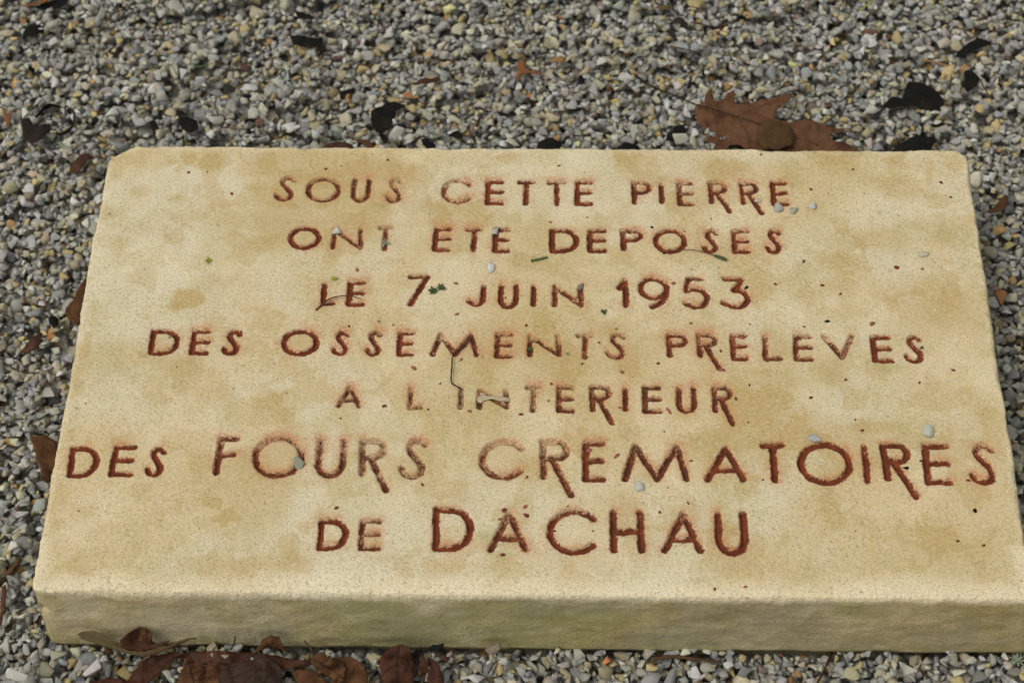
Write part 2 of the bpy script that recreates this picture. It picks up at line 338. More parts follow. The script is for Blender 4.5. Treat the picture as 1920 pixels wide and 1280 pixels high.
    # pitted dark growth along the right edge
    alg = np.maximum(alg, .9 * sstep(.010, .003, W / 2 - X) * sstep(.55, .62, fbm(X, Y, 260, 49, 2)) * sstep(.03, .0, np.abs(Y - .30) - .05))
    V = np.stack([PX, PY, Z], -1).reshape(-1, 3)
    idx = np.arange(nx * ny).reshape(ny, nx)
    F = np.stack([idx[:-1, :-1], idx[:-1, 1:], idx[1:, 1:], idx[1:, :-1]], -1).reshape(-1, 4)
    own_f = np.max(np.stack([owner[:-1, :-1], owner[:-1, 1:], owner[1:, 1:], owner[1:, :-1]]), 0).reshape(-1)
    ring = np.concatenate([idx[0, :-1], idx[:-1, -1], idx[-1, :0:-1], idx[:0:-1, 0]])       # counter-clockwise
    rv = V[ring]; n = len(ring)
    tang = np.roll(rv, -3, 0) - np.roll(rv, 3, 0); nr = np.stack([tang[:, 1], -tang[:, 0]], 1); nr /= np.linalg.norm(nr, axis=1, keepdims=True) + 1e-9
    for _ in range(12): nr = (nr + np.roll(nr, 1, 0) + np.roll(nr, -1, 0)) / 3
    nr /= np.linalg.norm(nr, axis=1, keepdims=True)
    arcl = np.concatenate([[0], np.cumsum(np.linalg.norm(np.diff(rv[:, :2], axis=0), axis=1))])
    zs = np.concatenate([np.linspace(.001, .093, 36), [.0955, .0975, .0990, .1005, .1030, .118, .145]])   # below the rim
    rvs = rv.copy()
    for _ in range(60): rvs[:, :2] = (rvs[:, :2] * 2 + np.roll(rvs[:, :2], 1, 0) + np.roll(rvs[:, :2], -1, 0)) / 4
    rvs[:, 2] = rv[:, 2]; corner = np.linalg.norm(rvs - rv, axis=1) > .0012; rvs[corner] = rv[corner]
    rows = []; tone = []
    for z in zs:
        zz = rv[:, 2] - z * (rv[:, 2] - .0066) / .093 if z <= .093 else np.full(n, .0996 - z)
        amp = sstep(.0, .01, z)
        off = amp * ((fbm(arcl, zz, 40, 61, 3) - .5) * .0024 + (fbm(arcl * .45, zz, 90, 63, 2) - .5) * .0016) + .0006 * sstep(0, .004, z)
        if z > .093: off = off - .0105 * sstep(.092, .1012, np.full(n, z)) ** 1.0 * (.55 + .9 * fbm(arcl, arcl * 0, 14, 67, 3))
        flare = np.minimum(z / .093, 1) * (.016 * sstep(.30, .398, rv[:, 0]) - .005 * sstep(-.36, -.40, rv[:, 0]))
        off = off - .0035 * np.exp(-((arcl - 0) ** 2 + (z - .030) ** 2 * 3) / .00006)
        P = np.empty((n, 3)); kb = sstep(0, .007, z); P[:, :2] = rv[:, :2] * (1 - kb) + rvs[:, :2] * kb + nr * off[:, None]; P[:, 0] += flare; P[:, 2] = zz; rows.append(P)
        # tone of the faces: lichen and damp near the gravel, ochre patches
        xs = rv[:, 0]; front = (rv[:, 1] < .02)
        n1_, n2_, n3_ = fbm(arcl, zz, 13, 71, 4), fbm(arcl + 3, zz, 10, 73, 4), fbm(arcl, zz, 42, 78, 3)
        a = .10 + .85 * sstep(.50, .66, n1_ * .7 + n3_ * .3) + .95 * np.exp(-((xs + .01) / .07) ** 2) * sstep(.003, .02, z) * sstep(.2, .55, n3_)
        o = .15 + .95 * sstep(.46, .62, n2_ * .75 + n3_ * .25) * (.65 + .35 * sstep(-.2, .1, xs)) + .22 * sstep(-.1, .2, xs)
        a = a + .6 * sstep(.56, .62, fbm(arcl, zz, 300, 75, 2)) * sstep(.50, .64, fbm(arcl, zz, 18, 77, 3))
        a = a + .7 * sstep(.066, .090, z + (n3_ - .5) * .03) * sstep(.40, .56, fbm(arcl, zz, 120, 86, 2)); o = o * (1 - .35 * sstep(.5, .6, n1_))
        lk = sstep(.002, .008, z + (n3_ - .5) * .012); low = sstep(.095, .101, z)
        o = np.clip(o, 0, .95) * lk; a = np.clip(a, 0, .85) * lk + low * .9
        w = np.where(front, .2 * sstep(.52, .7, fbm(arcl, zz, 22, 83, 3)) + .5 * (1 - sstep(.0003, .003, z + (fbm(arcl, zz, 50, 79, 2) - .5) * .012)), .2)
        w = np.maximum(w, .6 * sstep(.10, .03, arcl) * sstep(.45, .6, fbm(arcl, zz, 30, 81, 3)))
        tone.append(np.stack([o, np.clip(a, 0, .95), w, np.clip(.02 + .50 * sstep(.48, .60, fbm(arcl, zz, 19, 85, 4)), 0, .65) * sstep(.001, .006, z)], 1))
    rows = np.array(rows); nr_, base = len(zs), len(V)
    V2 = np.concatenate([V, rows.reshape(-1, 3)])
    rid = np.concatenate([ring[None], base + np.arange(nr_ * n).reshape(nr_, n)])
    nxt = np.roll(rid, -1, 1)
    FS = np.stack([rid[:-1], rid[1:], nxt[1:], nxt[:-1]], -1).reshape(-1, 4)
    FA = np.concatenate([F, FS]); own = np.concatenate([own_f, np.full(len(FS), -1)])
    T = np.zeros((len(V2), 4), np.float32)
    T[:base, 0] = np.clip(och, 0, 1).ravel(); T[:base, 1] = np.clip(alg, 0, 1).ravel(); T[:base, 2] = np.clip(wear, 0, 1).ravel(); T[base:] = np.concatenate(tone)
    P = np.zeros((len(V2), 4), np.float32); P[:, 3] = 1
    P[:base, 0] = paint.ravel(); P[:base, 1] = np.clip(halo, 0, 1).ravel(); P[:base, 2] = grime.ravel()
    # vertex normals of the whole surface, kept across the split into stone and letters
    a, b, c, d_ = [V2[FA[:, i]] for i in range(4)]; fn = np.cross(c - a, d_ - b); N = np.zeros_like(V2)
    for i in range(4):
        for k in range(3): N[:, k] += np.bincount(FA[:, i], fn[:, k], len(V2))
    N /= np.linalg.norm(N, axis=1, keepdims=True) + 1e-12
    def piece(name, sel, parent):
        f = FA[sel]; u, inv = np.unique(f, return_inverse=True); f = inv.reshape(-1, 4); me = mesh_np(name, V2[u], f)
        for nm, arr in (('tone', T), ('paint', P)):
            at = me.attributes.new(nm, 'FLOAT_COLOR', 'POINT'); at.data.foreach_set('color', arr[u].ravel())
        me.normals_split_custom_set_from_vertices(N[u].tolist())
        return link(name, me, M_STONE, parent)
    stone = piece('memorial_stone', own < 0, None)
    tag(stone, 'pale limestone memorial slab with a French inscription carved and painted dark red, lying in gravel', 'memorial stone')
    order = np.argsort(own, kind='stable'); so_ = own[order]
    for k in range(len(LETTERS)):
        lo, hi = np.searchsorted(so_, k), np.searchsorted(so_, k, 'right')
        if hi > lo: piece('engraved_letter', order[lo:hi], stone)
    return stone, Z
STONE, ZTOP = build_stone()
def top_z(x, y):
    i = int(np.clip(round((x + W / 2) / DX), 0, nx - 1)); j = int(np.clip(round(y / DX), 0, ny - 1))
    return float(ZTOP[max(j-2,0):j+3, max(i-2,0):i+3].max())

# ---------------------------------------------------------------- ground and gravel
def ground_material():
    g = G('gravel_ground', .85, .3); c = g.coord()
    v = g.n('ShaderNodeTexVoronoi'); v.inputs['Scale'].default_value = 120; g.l(c, v.inputs['Vector'])
    sp = g.n('ShaderNodeSeparateColor'); g.l(v.outputs['Color'], sp.inputs[0])
    col = g.mix(sp.outputs[0], (.16, .165, .165), (.30, .285, .23))
    col = g.mix(g.ramp(sp.outputs[1], .86, .9), col, (.34, .21, .07))
    col = g.mix(g.ramp(v.outputs['Distance'], .35, .75, 0, .8), col, (.05, .048, .04))
    return g.done(col, g.bump(g.math('SUBTRACT', 1.0, v.outputs['Distance']), .006, 1))
me = mesh_np('ground', [(-60, -60, -.019), (60, -60, -.019), (60, 60, -.019), (-60, 60, -.019)], [(0, 1, 2, 3)])
GROUND = tag(link('ground', me, ground_material()), kind='structure')

def pebble_material(name, inst):
    g = G(name, .62, .32)
    if inst: col = g.attr('tint').outputs['Color']; v = g.attr('own').outputs['Vector']
    else:
        oi = g.n('ShaderNodeObjectInfo'); col = oi.outputs['Color']; rnd = oi.outputs['Random']
        c = g.coord(); mp = g.n('ShaderNodeVectorMath'); mp.operation = 'ADD'; cm = g.n('ShaderNodeCombineXYZ')
        g.l(g.math('MULTIPLY', rnd, 40.0), cm.inputs[0]); g.l(g.math('MULTIPLY', rnd, 77.0), cm.inputs[1]); g.l(c, mp.inputs[0]); g.l(cm.outputs[0], mp.inputs[1])
        v = mp.outputs[0]
    big = g.noise(1.1, 3, .6, v); fine = g.noise(7, 3, .7, v)
    # rusty patches on some stones, pale chalky skin on others
    col2 = g.mix(g.math('MULTIPLY', g.ramp(big, .56, .68), .55), col, g.mix(.5, col, (.36, .25, .10)))
    col2 = g.mix(g.ramp(big, .46, .32, 0, .35), col2, (.40, .40, .36))
    col2 = g.mix(g.ramp(fine, .3, .7, 0, .30), col2, g.mix(.6, col2, (.16, .15, .13)))
    return g.done(col2, g.bump(fine, .06, .5))
M_PEB_I = pebble_material('gravel_stone', True); M_PEB_O = pebble_material('pebble_stone', False)

NV = 36; PEB = []; PEBLO = []
for k in range(NV):
    r = np.random.default_rng(100 + k); bm = bmesh.new()
    n = r.integers(9, 15); v = r.normal(size=(n, 3)); v /= np.linalg.norm(v, axis=1, keepdims=True); v *= r.uniform(.86, 1.08, (n, 1))
    v[:, 2] = np.clip(v[:, 2], -.82, .82)
    bb = (v.max(0) - v.min(0)); v = (v - (v.max(0) + v.min(0)) / 2) / bb * 2          # box -1..1
    for p in v: bm.verts.new(p)
    bmesh.ops.convex_hull(bm, input=bm.verts)
    for vv in [x for x in bm.verts if not x.link_faces]: bm.verts.remove(vv)
    bmesh.ops.dissolve_limit(bm, angle_limit=.45, verts=bm.verts, edges=bm.edges)
    for lst, seg in ((PEBLO, 0), (PEB, 1)):
        b2 = bm.copy()
        if seg:
            bmesh.ops.bevel(b2, geom=list(b2.edges), offset=.07, segments=1, profile=.6, affect='EDGES', clamp_overlap=True)
            bmesh.ops.remove_doubles(b2, verts=b2.verts, dist=.05)
        bmesh.ops.triangulate(b2, faces=b2.faces)
        me = bpy.data.meshes.new('pebble_shape'); b2.to_mesh(me); b2.free()
        me.polygons.foreach_set('use_smooth', np.full(len(me.polygons), bool(seg))); me.materials.append(M_PEB_I); lst.append(me)
    bm.free()
print('tris per pebble', np.mean([len(m.polygons) for m in PEB]), np.mean([len(m.polygons) for m in PEBLO]))

PAL = [((.425,.425,.40), 26), ((.335,.345,.35), 20), ((.50,.49,.435), 24), ((.56,.52,.39), 16), ((.47,.42,.28), 11), ((.68,.67,.60), 7), ((.26,.26,.245), 3),
       ((.56,.45,.21), 6), ((.52,.32,.12), 1.3), ((.40,.17,.06), .2), ((.78,.78,.75), 1.8), ((.28,.21,.17), 1.2), ((.14,.06,.04), .4)]
PC = np.array([p[0] for p in PAL]); PW = np.array([p[1] for p in PAL], float); PW /= PW.sum()

GX0, GX1, GY0, GY1, CELL = -.72, .72, -.20, .93, .0013
hnx = int((GX1 - GX0) / CELL); hny = int((GY1 - GY0) / CELL)
HF = np.full((hny, hnx), -.019)
hx = GX0 + (np.arange(hnx) + .5) * CELL; hy = GY0 + (np.arange(hny) + .5) * CELL
insx = np.abs(hx) < W / 2 - .003; insy = (hy > .003) & (hy < D - .003)
STM = insy[:, None] & insx[None]
HF[STM] = .5; OWN = np.full(HF.shape, -1, np.int32)

def rotm(e):
    cx, sx = math.cos(e[0]), math.sin(e[0]); cy, sy = math.cos(e[1]), math.sin(e[1]); cz, sz = math.cos(e[2]), math.sin(e[2])
    return np.array([[cy*cz, sx*sy*cz - cx*sz, cx*sy*cz + sx*sz], [cy*sz, sx*sy*sz + cx*cz, cx*sy*sz - sx*cz], [-sy, sx*cy, cx*cy]])
PTS, ROT, SCL = [], [], []
def deposit(N, med, sig, ncand, zmax=.03):
    R_ = rng
    a_ = np.clip(med * np.exp(R_.normal(0, sig, N)), .003, .0105); b_ = a_ * R_.uniform(.55, .92, N); c_ = a_ * R_.uniform(.30, .60, N)
    e0 = R_.normal(0, .34, N); e1 = R_.normal(0, .34, N); e2 = R_.uniform(0, 6.283, N)
    st = R_.random(N) < .12; e0[st] += 1.1
    cx = R_.uniform(GX0 + .014, GX1 - .014, (N, ncand)); cy = R_.uniform(GY0 + .014, GY1 - .014, (N, ncand))
    for i in range(N):
        ii = ((cx[i] - GX0) / CELL).astype(int); jj = ((cy[i] - GY0) / CELL).astype(int)
        k = int(np.argmin(HF[jj, ii]))
        if HF[jj[k], ii[k]] > .1: continue
        x, y = cx[i, k], cy[i, k]
        Rm = rotm((e0[i], e1[i], e2[i])); A = Rm * np.array([a_[i], b_[i], c_[i]]); Sg = A @ A.T
        det = Sg[0, 0] * Sg[1, 1] - Sg[0, 1] ** 2; i00, i11, i01 = Sg[1, 1] / det, Sg[0, 0] / det, -Sg[0, 1] / det
        mx = Sg[2, 0] * i00 + Sg[2, 1] * i01; my = Sg[2, 0] * i01 + Sg[2, 1] * i11
        s = math.sqrt(max(Sg[2, 2] - (mx * Sg[2, 0] + my * Sg[2, 1]), 1e-10))
        rx = math.sqrt(Sg[0, 0]); ry = math.sqrt(Sg[1, 1])
        i0 = max(int((x - rx - GX0) / CELL), 0); i1 = min(int((x + rx - GX0) / CELL) + 2, hnx); j0 = max(int((y - ry - GY0) / CELL), 0); j1 = min(int((y + ry - GY0) / CELL) + 2, hny)
        dx = hx[i0:i1][None] - x; dy = hy[j0:j1][:, None] - y
        q = i00 * dx * dx + i11 * dy * dy + 2 * i01 * dx * dy
        w = np.sqrt(np.clip(1 - q, 0, 1)) * s; ins = q < .92; pl = mx * dx + my * dy
        hsub = HF[j0:j1, i0:i1]
        if not ins.any(): continue
        zc = float((hsub - pl + w)[ins].max()) - s * .42
        if zc > zmax: continue
        top = zc + pl + w * .92; m = ins & (top > hsub); hsub[m] = top[m]; OWN[j0:j1, i0:i1][m] = len(PTS)
        PTS.append((x, y, zc)); ROT.append((e0[i], e1[i], e2[i])); SCL.append((a_[i], b_[i], c_[i]))
deposit(24000, .0047, .26, 3)
deposit(24000, .0047, .30, 4)
deposit(12000, .0034, .22, 6)
PTS = np.array(PTS); ROT = np.array(ROT); SCL = np.array(SCL)
mask = ~STM; SEEN = np.zeros(len(PTS), bool); SEEN[np.unique(OWN[OWN >= 0])] = True; print('seen', SEEN.sum())
LEVEL = float(np.mean(HF[mask & (HF < .1)]))
print('pebbles', len(PTS), 'mean level', LEVEL, 'std', float(np.std(HF[mask & (HF < .1)])))
SHIFT = -.0005 - LEVEL; PTS[:, 2] += SHIFT; HF[mask] += SHIFT; GROUND.location.z = SHIFT
NP_ = len(PTS); TIN = PC[rng.choice(len(PC), NP_, p=PW)] * np.exp(rng.normal(.03, .20, (NP_, 1))) * rng.normal(1, .025, (NP_, 3)); TIN = np.clip(TIN, .02, .75)
VAR = rng.integers(0, NV, NP_); SEED = rng.random(NP_)
def gh(x, y, r=.006, pc=90):
    i = int((x - GX0) / CELL); j = int((y - GY0) / CELL); k = max(int(r / CELL), 0)
    s = HF[max(j-k,0):j+k+1, max(i-k,0):i+k+1]; s = s[s < .1]
    return float(np.percentile(s, pc)) if s.size else 0.0
# the 300 that show largest are separate pieces of the ground, the rest one mass
u, v, dist = project(PTS)
it = ((PTS[:, 0] - GX0) / CELL).astype(int); jt = ((PTS[:, 1] - GY0) / CELL).astype(int)
vis = (u > 5) & (u < 1915) & (v > 5) & (v < 1275) & (PTS[:, 2] > HF[jt, it] - SCL[:, 2] * 1.15)
score = np.where(vis, SCL[:, 0] * SCL[:, 1] / dist ** 2, 0); order = np.argsort(-score); big = order[:300]
slotted = []
for n_, k in enumerate(big):
    me = PEB[VAR[k]]; o = bpy.data.objects.new('pebble', me); COL.objects.link(o); o.parent = GROUND; o.matrix_parent_inverse = Matrix.Translation((0, 0, -SHIFT))
    o.location = PTS[k]; o.rotation_euler = ROT[k]; o.scale = SCL[k]
    o.material_slots[0].link = 'OBJECT'; o.material_slots[0].material = M_PEB_O; o.color = (*TIN[k], 1)
rest = np.ones(NP_, bool); rest[big] = False; rest &= SEEN
inview = (u > -40) & (u < 1960) & (v > -40) & (v < 1320)
def joined(name, sel, shapes, mat):
    VV, FF, TT, BB = [], [], [], []; off = 0
    for k in range(NV):
        q = np.where(sel & (VAR == k))[0]
        if len(q) == 0: continue
        me = shapes[k]; nv = len(me.vertices); nf = len(me.polygons)
        v0 = np.empty(nv * 3, np.float32); me.vertices.foreach_get('co', v0); v0 = v0.reshape(-1, 3)
        f0 = np.empty(nf * 3, np.int32); me.loops.foreach_get('vertex_index', f0); f0 = f0.reshape(-1, 3)
        R = np.array([rotm(e) for e in ROT[q]])
        P = np.einsum('nij,nvj->nvi', R, v0[None] * SCL[q][:, None]) + PTS[q][:, None]
        VV.append(P.reshape(-1, 3)); FF.append((f0[None] + (off + np.arange(len(q)) * nv)[:, None, None]).reshape(-1, 3)); off += nv * len(q)
        TT.append(np.repeat(np.concatenate([TIN[q], np.ones((len(q), 1))], 1), nv, 0)); BB.append((v0[None] + SEED[q][:, None, None] * np.array([40., 77., 13.])).reshape(-1, 3))
    me = mesh_np(name, np.concatenate(VV), None, np.concatenate(FF))
    at = me.attributes.new('tint', 'FLOAT_COLOR', 'POINT'); at.data.foreach_set('color', np.concatenate(TT).astype(np.float32).ravel())
    at = me.attributes.new('own', 'FLOAT_VECTOR', 'POINT'); at.data.foreach_set('vector', np.concatenate(BB).astype(np.float32).ravel())
    o = link(name, me, mat, GROUND); o.matrix_parent_inverse = Matrix.Translation((0, 0, -SHIFT)); tag(o, kind='stuff'); print(name, len(me.polygons)); return o
near = inview & (dist < 2.05) & (SCL[:, 0] > .0036)
joined('gravel', rest & near, PEB, M_PEB_I)
joined('gravel', rest & ~near, PEBLO, M_PEB_I)

#@@OBJECTS
# ---------------------------------------------------------------- fallen leaves, sticks and bits
def leaf_mat(name, c1, c2, c3=None, rough=.7, scale=30, bump=.001):
    g = G(name, rough, .12); c = g.coord(); n = g.noise(scale, 4, .6, c, .5); f = g.noise(scale * 9, 3, .7, c)
    col = g.mix(g.ramp(n, .35, .65), c1, c2)
    if c3: col = g.mix(g.ramp(g.noise(scale * .6, 3, .6, c), .58, .68), col, c3)
    col = g.mix(g.ramp(f, .35, .7, 0, .45), col, tuple(x * .55 for x in c1))
    return g.done(col, g.bump(f, bump, .7, g.bump(n, .004, .5)))
ML = dict(
 oak=leaf_mat('oak_leaf_brown', (.100, .045, .022), (.132, .066, .034), (.060, .026, .014)),
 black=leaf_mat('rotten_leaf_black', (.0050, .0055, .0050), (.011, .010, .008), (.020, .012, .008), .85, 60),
 olive=leaf_mat('leaf_olive_brown', (.085, .062, .030), (.125, .095, .045), (.06, .04, .02)),
 roundbrown=leaf_mat('leaf_umber', (.060, .034, .013), (.088, .048, .018), (.04, .024, .012)),
 darkbrown=leaf_mat('leaf_dark_brown', (.040, .018, .011), (.085, .034, .018), (.018, .010, .008), .5),
 russet=leaf_mat('leaf_russet', (.070, .030, .013), (.118, .054, .023), (.030, .015, .010), .6, 30, .002),
 redbrown=leaf_mat('leaf_red_brown', (.050, .020, .012), (.082, .031, .017), (.020, .011, .008), .6, 30, .002),
 charcoal=leaf_mat('leaf_charcoal', (.014, .010, .008), (.026, .018, .014), (.04, .022, .014), .7),
 purple=leaf_mat('leaf_dark_purple', (.030, .017, .012), (.046, .026, .018), (.07, .026, .015), .6),
 tan=leaf_mat('stick_tan', (.22, .13, .05), (.30, .19, .09)),
 orange=leaf_mat('bark_orange', (.19, .080, .030), (.15, .065, .03)),
 stick=leaf_mat('stick_brown', (.075, .040, .022), (.11, .06, .035)),
 dark=leaf_mat('stick_dark', (.022, .017, .013), (.035, .024, .017)),
 petal=leaf_mat('petal_cream', (.42, .35, .23), (.50, .42, .29)),
 green=leaf_mat('grass_green', (.065, .105, .035), (.10, .15, .05)),
 lichen=leaf_mat('lichen_pale_green', (.27, .32, .22), (.36, .40, .29)),
 moss=leaf_mat('moss_green', (.05, .085, .03), (.09, .14, .05)),
 yell=leaf_mat('leaf_yellow_green', (.35, .36, .04), (.22, .26, .04)),
 flake=leaf_mat('flake_red', (.155, .030, .020), (.20, .045, .032)),
 pink=leaf_mat('flake_pink', (.32, .11, .09), (.26, .08, .065)),
 bract=leaf_mat('flake_orange_brown', (.24, .12, .045), (.18, .08, .03)),
)
UP = (0, 0, 1)
def crop(ox, oy, sc, pts): return [(ox + x / sc, oy + y / sc) for x, y in pts]
def slope(y0, z0, k): return (0, y0, z0), (0, -k, 1)

def sheet(name, out2, frame, mat, curl=.002, cup=0.0, seed=1, res=.0035, thick=.0004, serr=0.0, rim=0.0, parent=None, fold=0.0):
    """a thin leaf: outline in its own plane, filled with a fine net, bent out of plane, with thickness"""
    o, ax, ay, nrm = frame
    P = np.array(out2, float); r = random.Random(seed); q = []
    for k in range(len(P)):
        a, b = P[k], P[(k + 1) % len(P)]; L = np.linalg.norm(b - a); m = max(1, int(L / (res * .7)))
        pr = np.array([b[1] - a[1], a[0] - b[0]]) / (L + 1e-9)
        for t in range(m):
            q.append(a + (b - a) * t / m + pr * ((r.uniform(-.12, .12) * res) + (serr * (1 if (t % 2) else -1) if serr else 0)))
    P = np.array(q); n = len(P); lo, hi = P.min(0), P.max(0); inner = []
    y = lo[1]
    row = 0
    while y < hi[1]:
        x = lo[0] + (row % 2) * res / 2
        while x < hi[0]: inner.append((x + r.uniform(-.15, .15) * res, y + r.uniform(-.15, .15) * res)); x += res
        y += res * .87; row += 1
    I = np.array(inner) if inner else np.zeros((0, 2))
    if len(I):
        c = np.zeros(len(I), bool); x0, y0 = P[:, 0], P[:, 1]; x1, y1 = np.roll(x0, -1), np.roll(y0, -1)
        for k in range(n):
            m = ((y0[k] > I[:, 1]) != (y1[k] > I[:, 1])); xi = (x1[k] - x0[k]) * (I[:, 1] - y0[k]) / (y1[k] - y0[k] + 1e-15) + x0[k]; c ^= m & (I[:, 0] < xi)
        dmin = np.min(np.hypot(I[:, 0][:, None] - x0[None], I[:, 1][:, None] - y0[None]), 1); I = I[c & (dmin > res * .45)]
    allp = np.concatenate([P, I]); vs, es, fs, *_ = delaunay_2d_cdt([Vector(p) for p in allp], [], [list(range(n))], 1, 1e-7)
    vs = np.array([tuple(v) for v in vs]); fs = [tuple(f) for f in fs if len(f) == 3]
    cen = (lo + hi) / 2; sz = np.maximum((hi - lo) / 2, 1e-4); big = sz.max()
    dx = (vs - cen) / big
    w = curl * ((fbm(vs[:, 0] + seed, vs[:, 1], 1.1 / big, seed, 2) - .5) * 2.2 + (fbm(vs[:, 0], vs[:, 1] + seed, 3.2 / big, seed + 5, 2) - .5) * 1.1 + (fbm(vs[:, 0], vs[:, 1], 150, seed + 9, 2) - .5) * .6) + cup * (dx ** 2).sum(1)
    ang = seed * 1.3; w = w + fold * np.abs(dx @ np.array([math.cos(ang), math.sin(ang)]))
    V = np.array(o)[None] + vs[:, :1] * ax + vs[:, 1:] * ay + (w[:, None]) * nrm
    off = V.mean(0) if parent is None else np.array(parent.location)
    V = V - off; nv = len(V); V2 = np.concatenate([V, V - nrm * thick])
    F = [f for f in fs] + [(f[2] + nv, f[1] + nv, f[0] + nv) for f in fs]; cnt = {}
    for f in fs:
        for a, b in ((f[0], f[1]), (f[1], f[2]), (f[2], f[0])): cnt[(a, b)] = 1
    for (a, b) in list(cnt):
        if (b, a) not in cnt: F += [(b, a, a + nv), (b, a + nv, b + nv)]
    me = mesh_np(name, V2, None, F); ob = link(name, me, mat, parent)
    if parent is None: ob.location = off
    return ob
def frame_of(p0, n):
    n = np.array(n, float); n /= np.linalg.norm(n); ax = np.cross([0, 1, 0], n); ax /= np.linalg.norm(ax); ay = np.cross(n, ax); return np.array(p0, float), ax, ay, n
def to2(px, fr):
    out = []
    for x, y in px:
        d = hit(x, y, fr[0], fr[3]) - fr[0]; out.append((d @ fr[1], d @ fr[2]))
    a = sum(out[k][0] * out[(k + 1) % len(out)][1] - out[(k + 1) % len(out)][0] * out[k][1] for k in range(len(out)))
    return out if a > 0 else out[::-1]
def leaf(name, label, px, p0, n, mat, group=None, cat='leaf', **k):
    fr = frame_of(p0, n); o = sheet(name, to2(px, fr), fr, ML[mat], **k)
    return tag(o, label, cat, group)
def gleaf(name, label, px, mat, lift=.001, tilt=(0, 0), **k):
    c = np.mean([hit(x, y, (0, 0, 0), UP) for x, y in px], 0); z = gh(c[0], c[1], .014, 95) + lift
    return leaf(name, label, px, (c[0], c[1], z), (tilt[0], tilt[1], 1), mat, **k)
def tube(name, pts, r0, r1, mat, parent=None, seg=6, flat=1.0):
    P = np.array(smooth([tuple(p) for p in pts], 5) if len(pts) > 2 else pts, float)
    off = P.mean(0) if parent is None else np.array(parent.location); V, F = [], []
    for i, p in enumerate(P):
        t = P[min(i + 1, len(P) - 1)] - P[max(i - 1, 0)]; t /= np.linalg.norm(t) + 1e-9; s = np.cross(t, [0, 0, 1.0]); s /= np.linalg.norm(s) + 1e-9; u_ = np.cross(s, t)
        r = r0 + (r1 - r0) * i / (len(P) - 1); r *= 1 + .18 * math.sin(i * 2.1)
        for k in range(seg): a = 6.2832 * k / seg; V.append(p - off + s * r * math.cos(a) + u_ * r * math.sin(a) * flat)
    m = len(P)
    for i in range(m - 1):
        for k in range(seg): a = i * seg + k; b = i * seg + (k + 1) % seg; F.append((a, b, b + seg, a + seg))
    V.append(P[0] - off); V.append(P[-1] - off); F3 = []
    for k in range(seg): F3.append((len(V) - 2, (k + 1) % seg, k)); F3.append((len(V) - 1, (m - 1) * seg + k, (m - 1) * seg + (k + 1) % seg))
    o = link(name, mesh_np(name, V, F, F3), mat, parent)
    if parent is None: o.location = off
    return o
def gpt(x, y, up=.002):
    p = hit(x, y, (0, 0, .002), UP); z = gh(p[0], p[1], .004) + up; return tuple(hit(x, y, (0, 0, z), UP))
def stick(name, label, px, r, mat, cat='stick', up=.0015, r1=None, flat=1.0):
    return tag(tube(name, [gpt(x, y, up) for x, y in px], r, r1 or r * .6, ML[mat], flat=flat), label, cat)

# oak leaf behind the slab
OAK = crop(1160, 100, 4, [(575,385),(610,362),(640,352),(655,300),(690,268),(705,300),(720,348),(790,335),(815,305),(868,300),(862,345),(900,368),(1000,362),(1085,345),(1200,320),(1300,298),(1290,335),(1205,400),(1180,440),(1182,492),(1270,518),(1400,522),(1560,532),(1645,535),(1695,545),(1690,572),(1620,580),(1580,610),(1582,645),(1640,680),(1800,730),(1830,760),(1500,790),(1250,770),(1080,790),(1010,750),(980,715),(930,690),(888,655),(870,618),(850,600),(838,612),(885,645),(878,665),(845,662),(818,690),(812,760),(712,750),(690,680),(668,600),(640,540),(600,480),(580,425)])
oc = hit(1410, 235, (0, 0, .01), UP); oz = gh(oc[0], oc[1], .03, 96) + .004
ofr = frame_of((oc[0], oc[1], oz), (.03, -.02, 1))
oak = sheet('oak_leaf', to2(OAK, ofr), ofr, ML['oak'], curl=.010, seed=5, res=.0032, thick=.0005)
tag(oak, 'large brown pointed oak leaf lying on the gravel against the back edge of the slab', 'leaf')
def ovein(px, r0, r1, nm='vein', up=.0006, mat='redbrown'):
    pts = [tuple(hit(x, y, ofr[0] + ofr[3] * (up + .0016), ofr[3])) for x, y in px]; return tube(nm, pts, r0, r1, ML[mat], oak, 5)
ovein(crop(1160,100,4,[(575,385),(700,420),(880,475),(1050,530),(1300,620),(1500,690)]), .0009, .0003, 'midrib', mat='dark')
for q in ([(700,420),(780,360),(850,320)], [(880,475),(1050,400),(1250,320)], [(1050,530),(1300,560),(1650,555)], [(700,420),(740,560),(760,700)], [(880,475),(960,600),(1000,720)]): ovein(crop(1160,100,4,q), .0004, .0002)
pts = [gpt(1306, 197, .006), gpt(1262, 178, .007), gpt(1226, 164, .007), gpt(1204, 151, .006), gpt(1190, 141, .004)]
tube('petiole', pts, .0007, .0016, ML['dark'], oak, 6)
gleaf('round_leaf', 'small round dark olive leaf resting on the oak leaf', crop(1160,100,4,[(1030,600),(1060,545),(1090,500),(1140,492),(1200,500),(1290,540),(1322,600),(1310,680),(1220,712),(1100,705),(1060,670)]), 'roundbrown', lift=.009, cup=-.003, curl=.004, seed=8)
stick('thin_stem', 'thin dark curved stem below the petiole of the oak leaf', [(1232,160),(1221,175),(1222,186),(1232,194),(1240,194)], .0005, 'dark', 'stem')

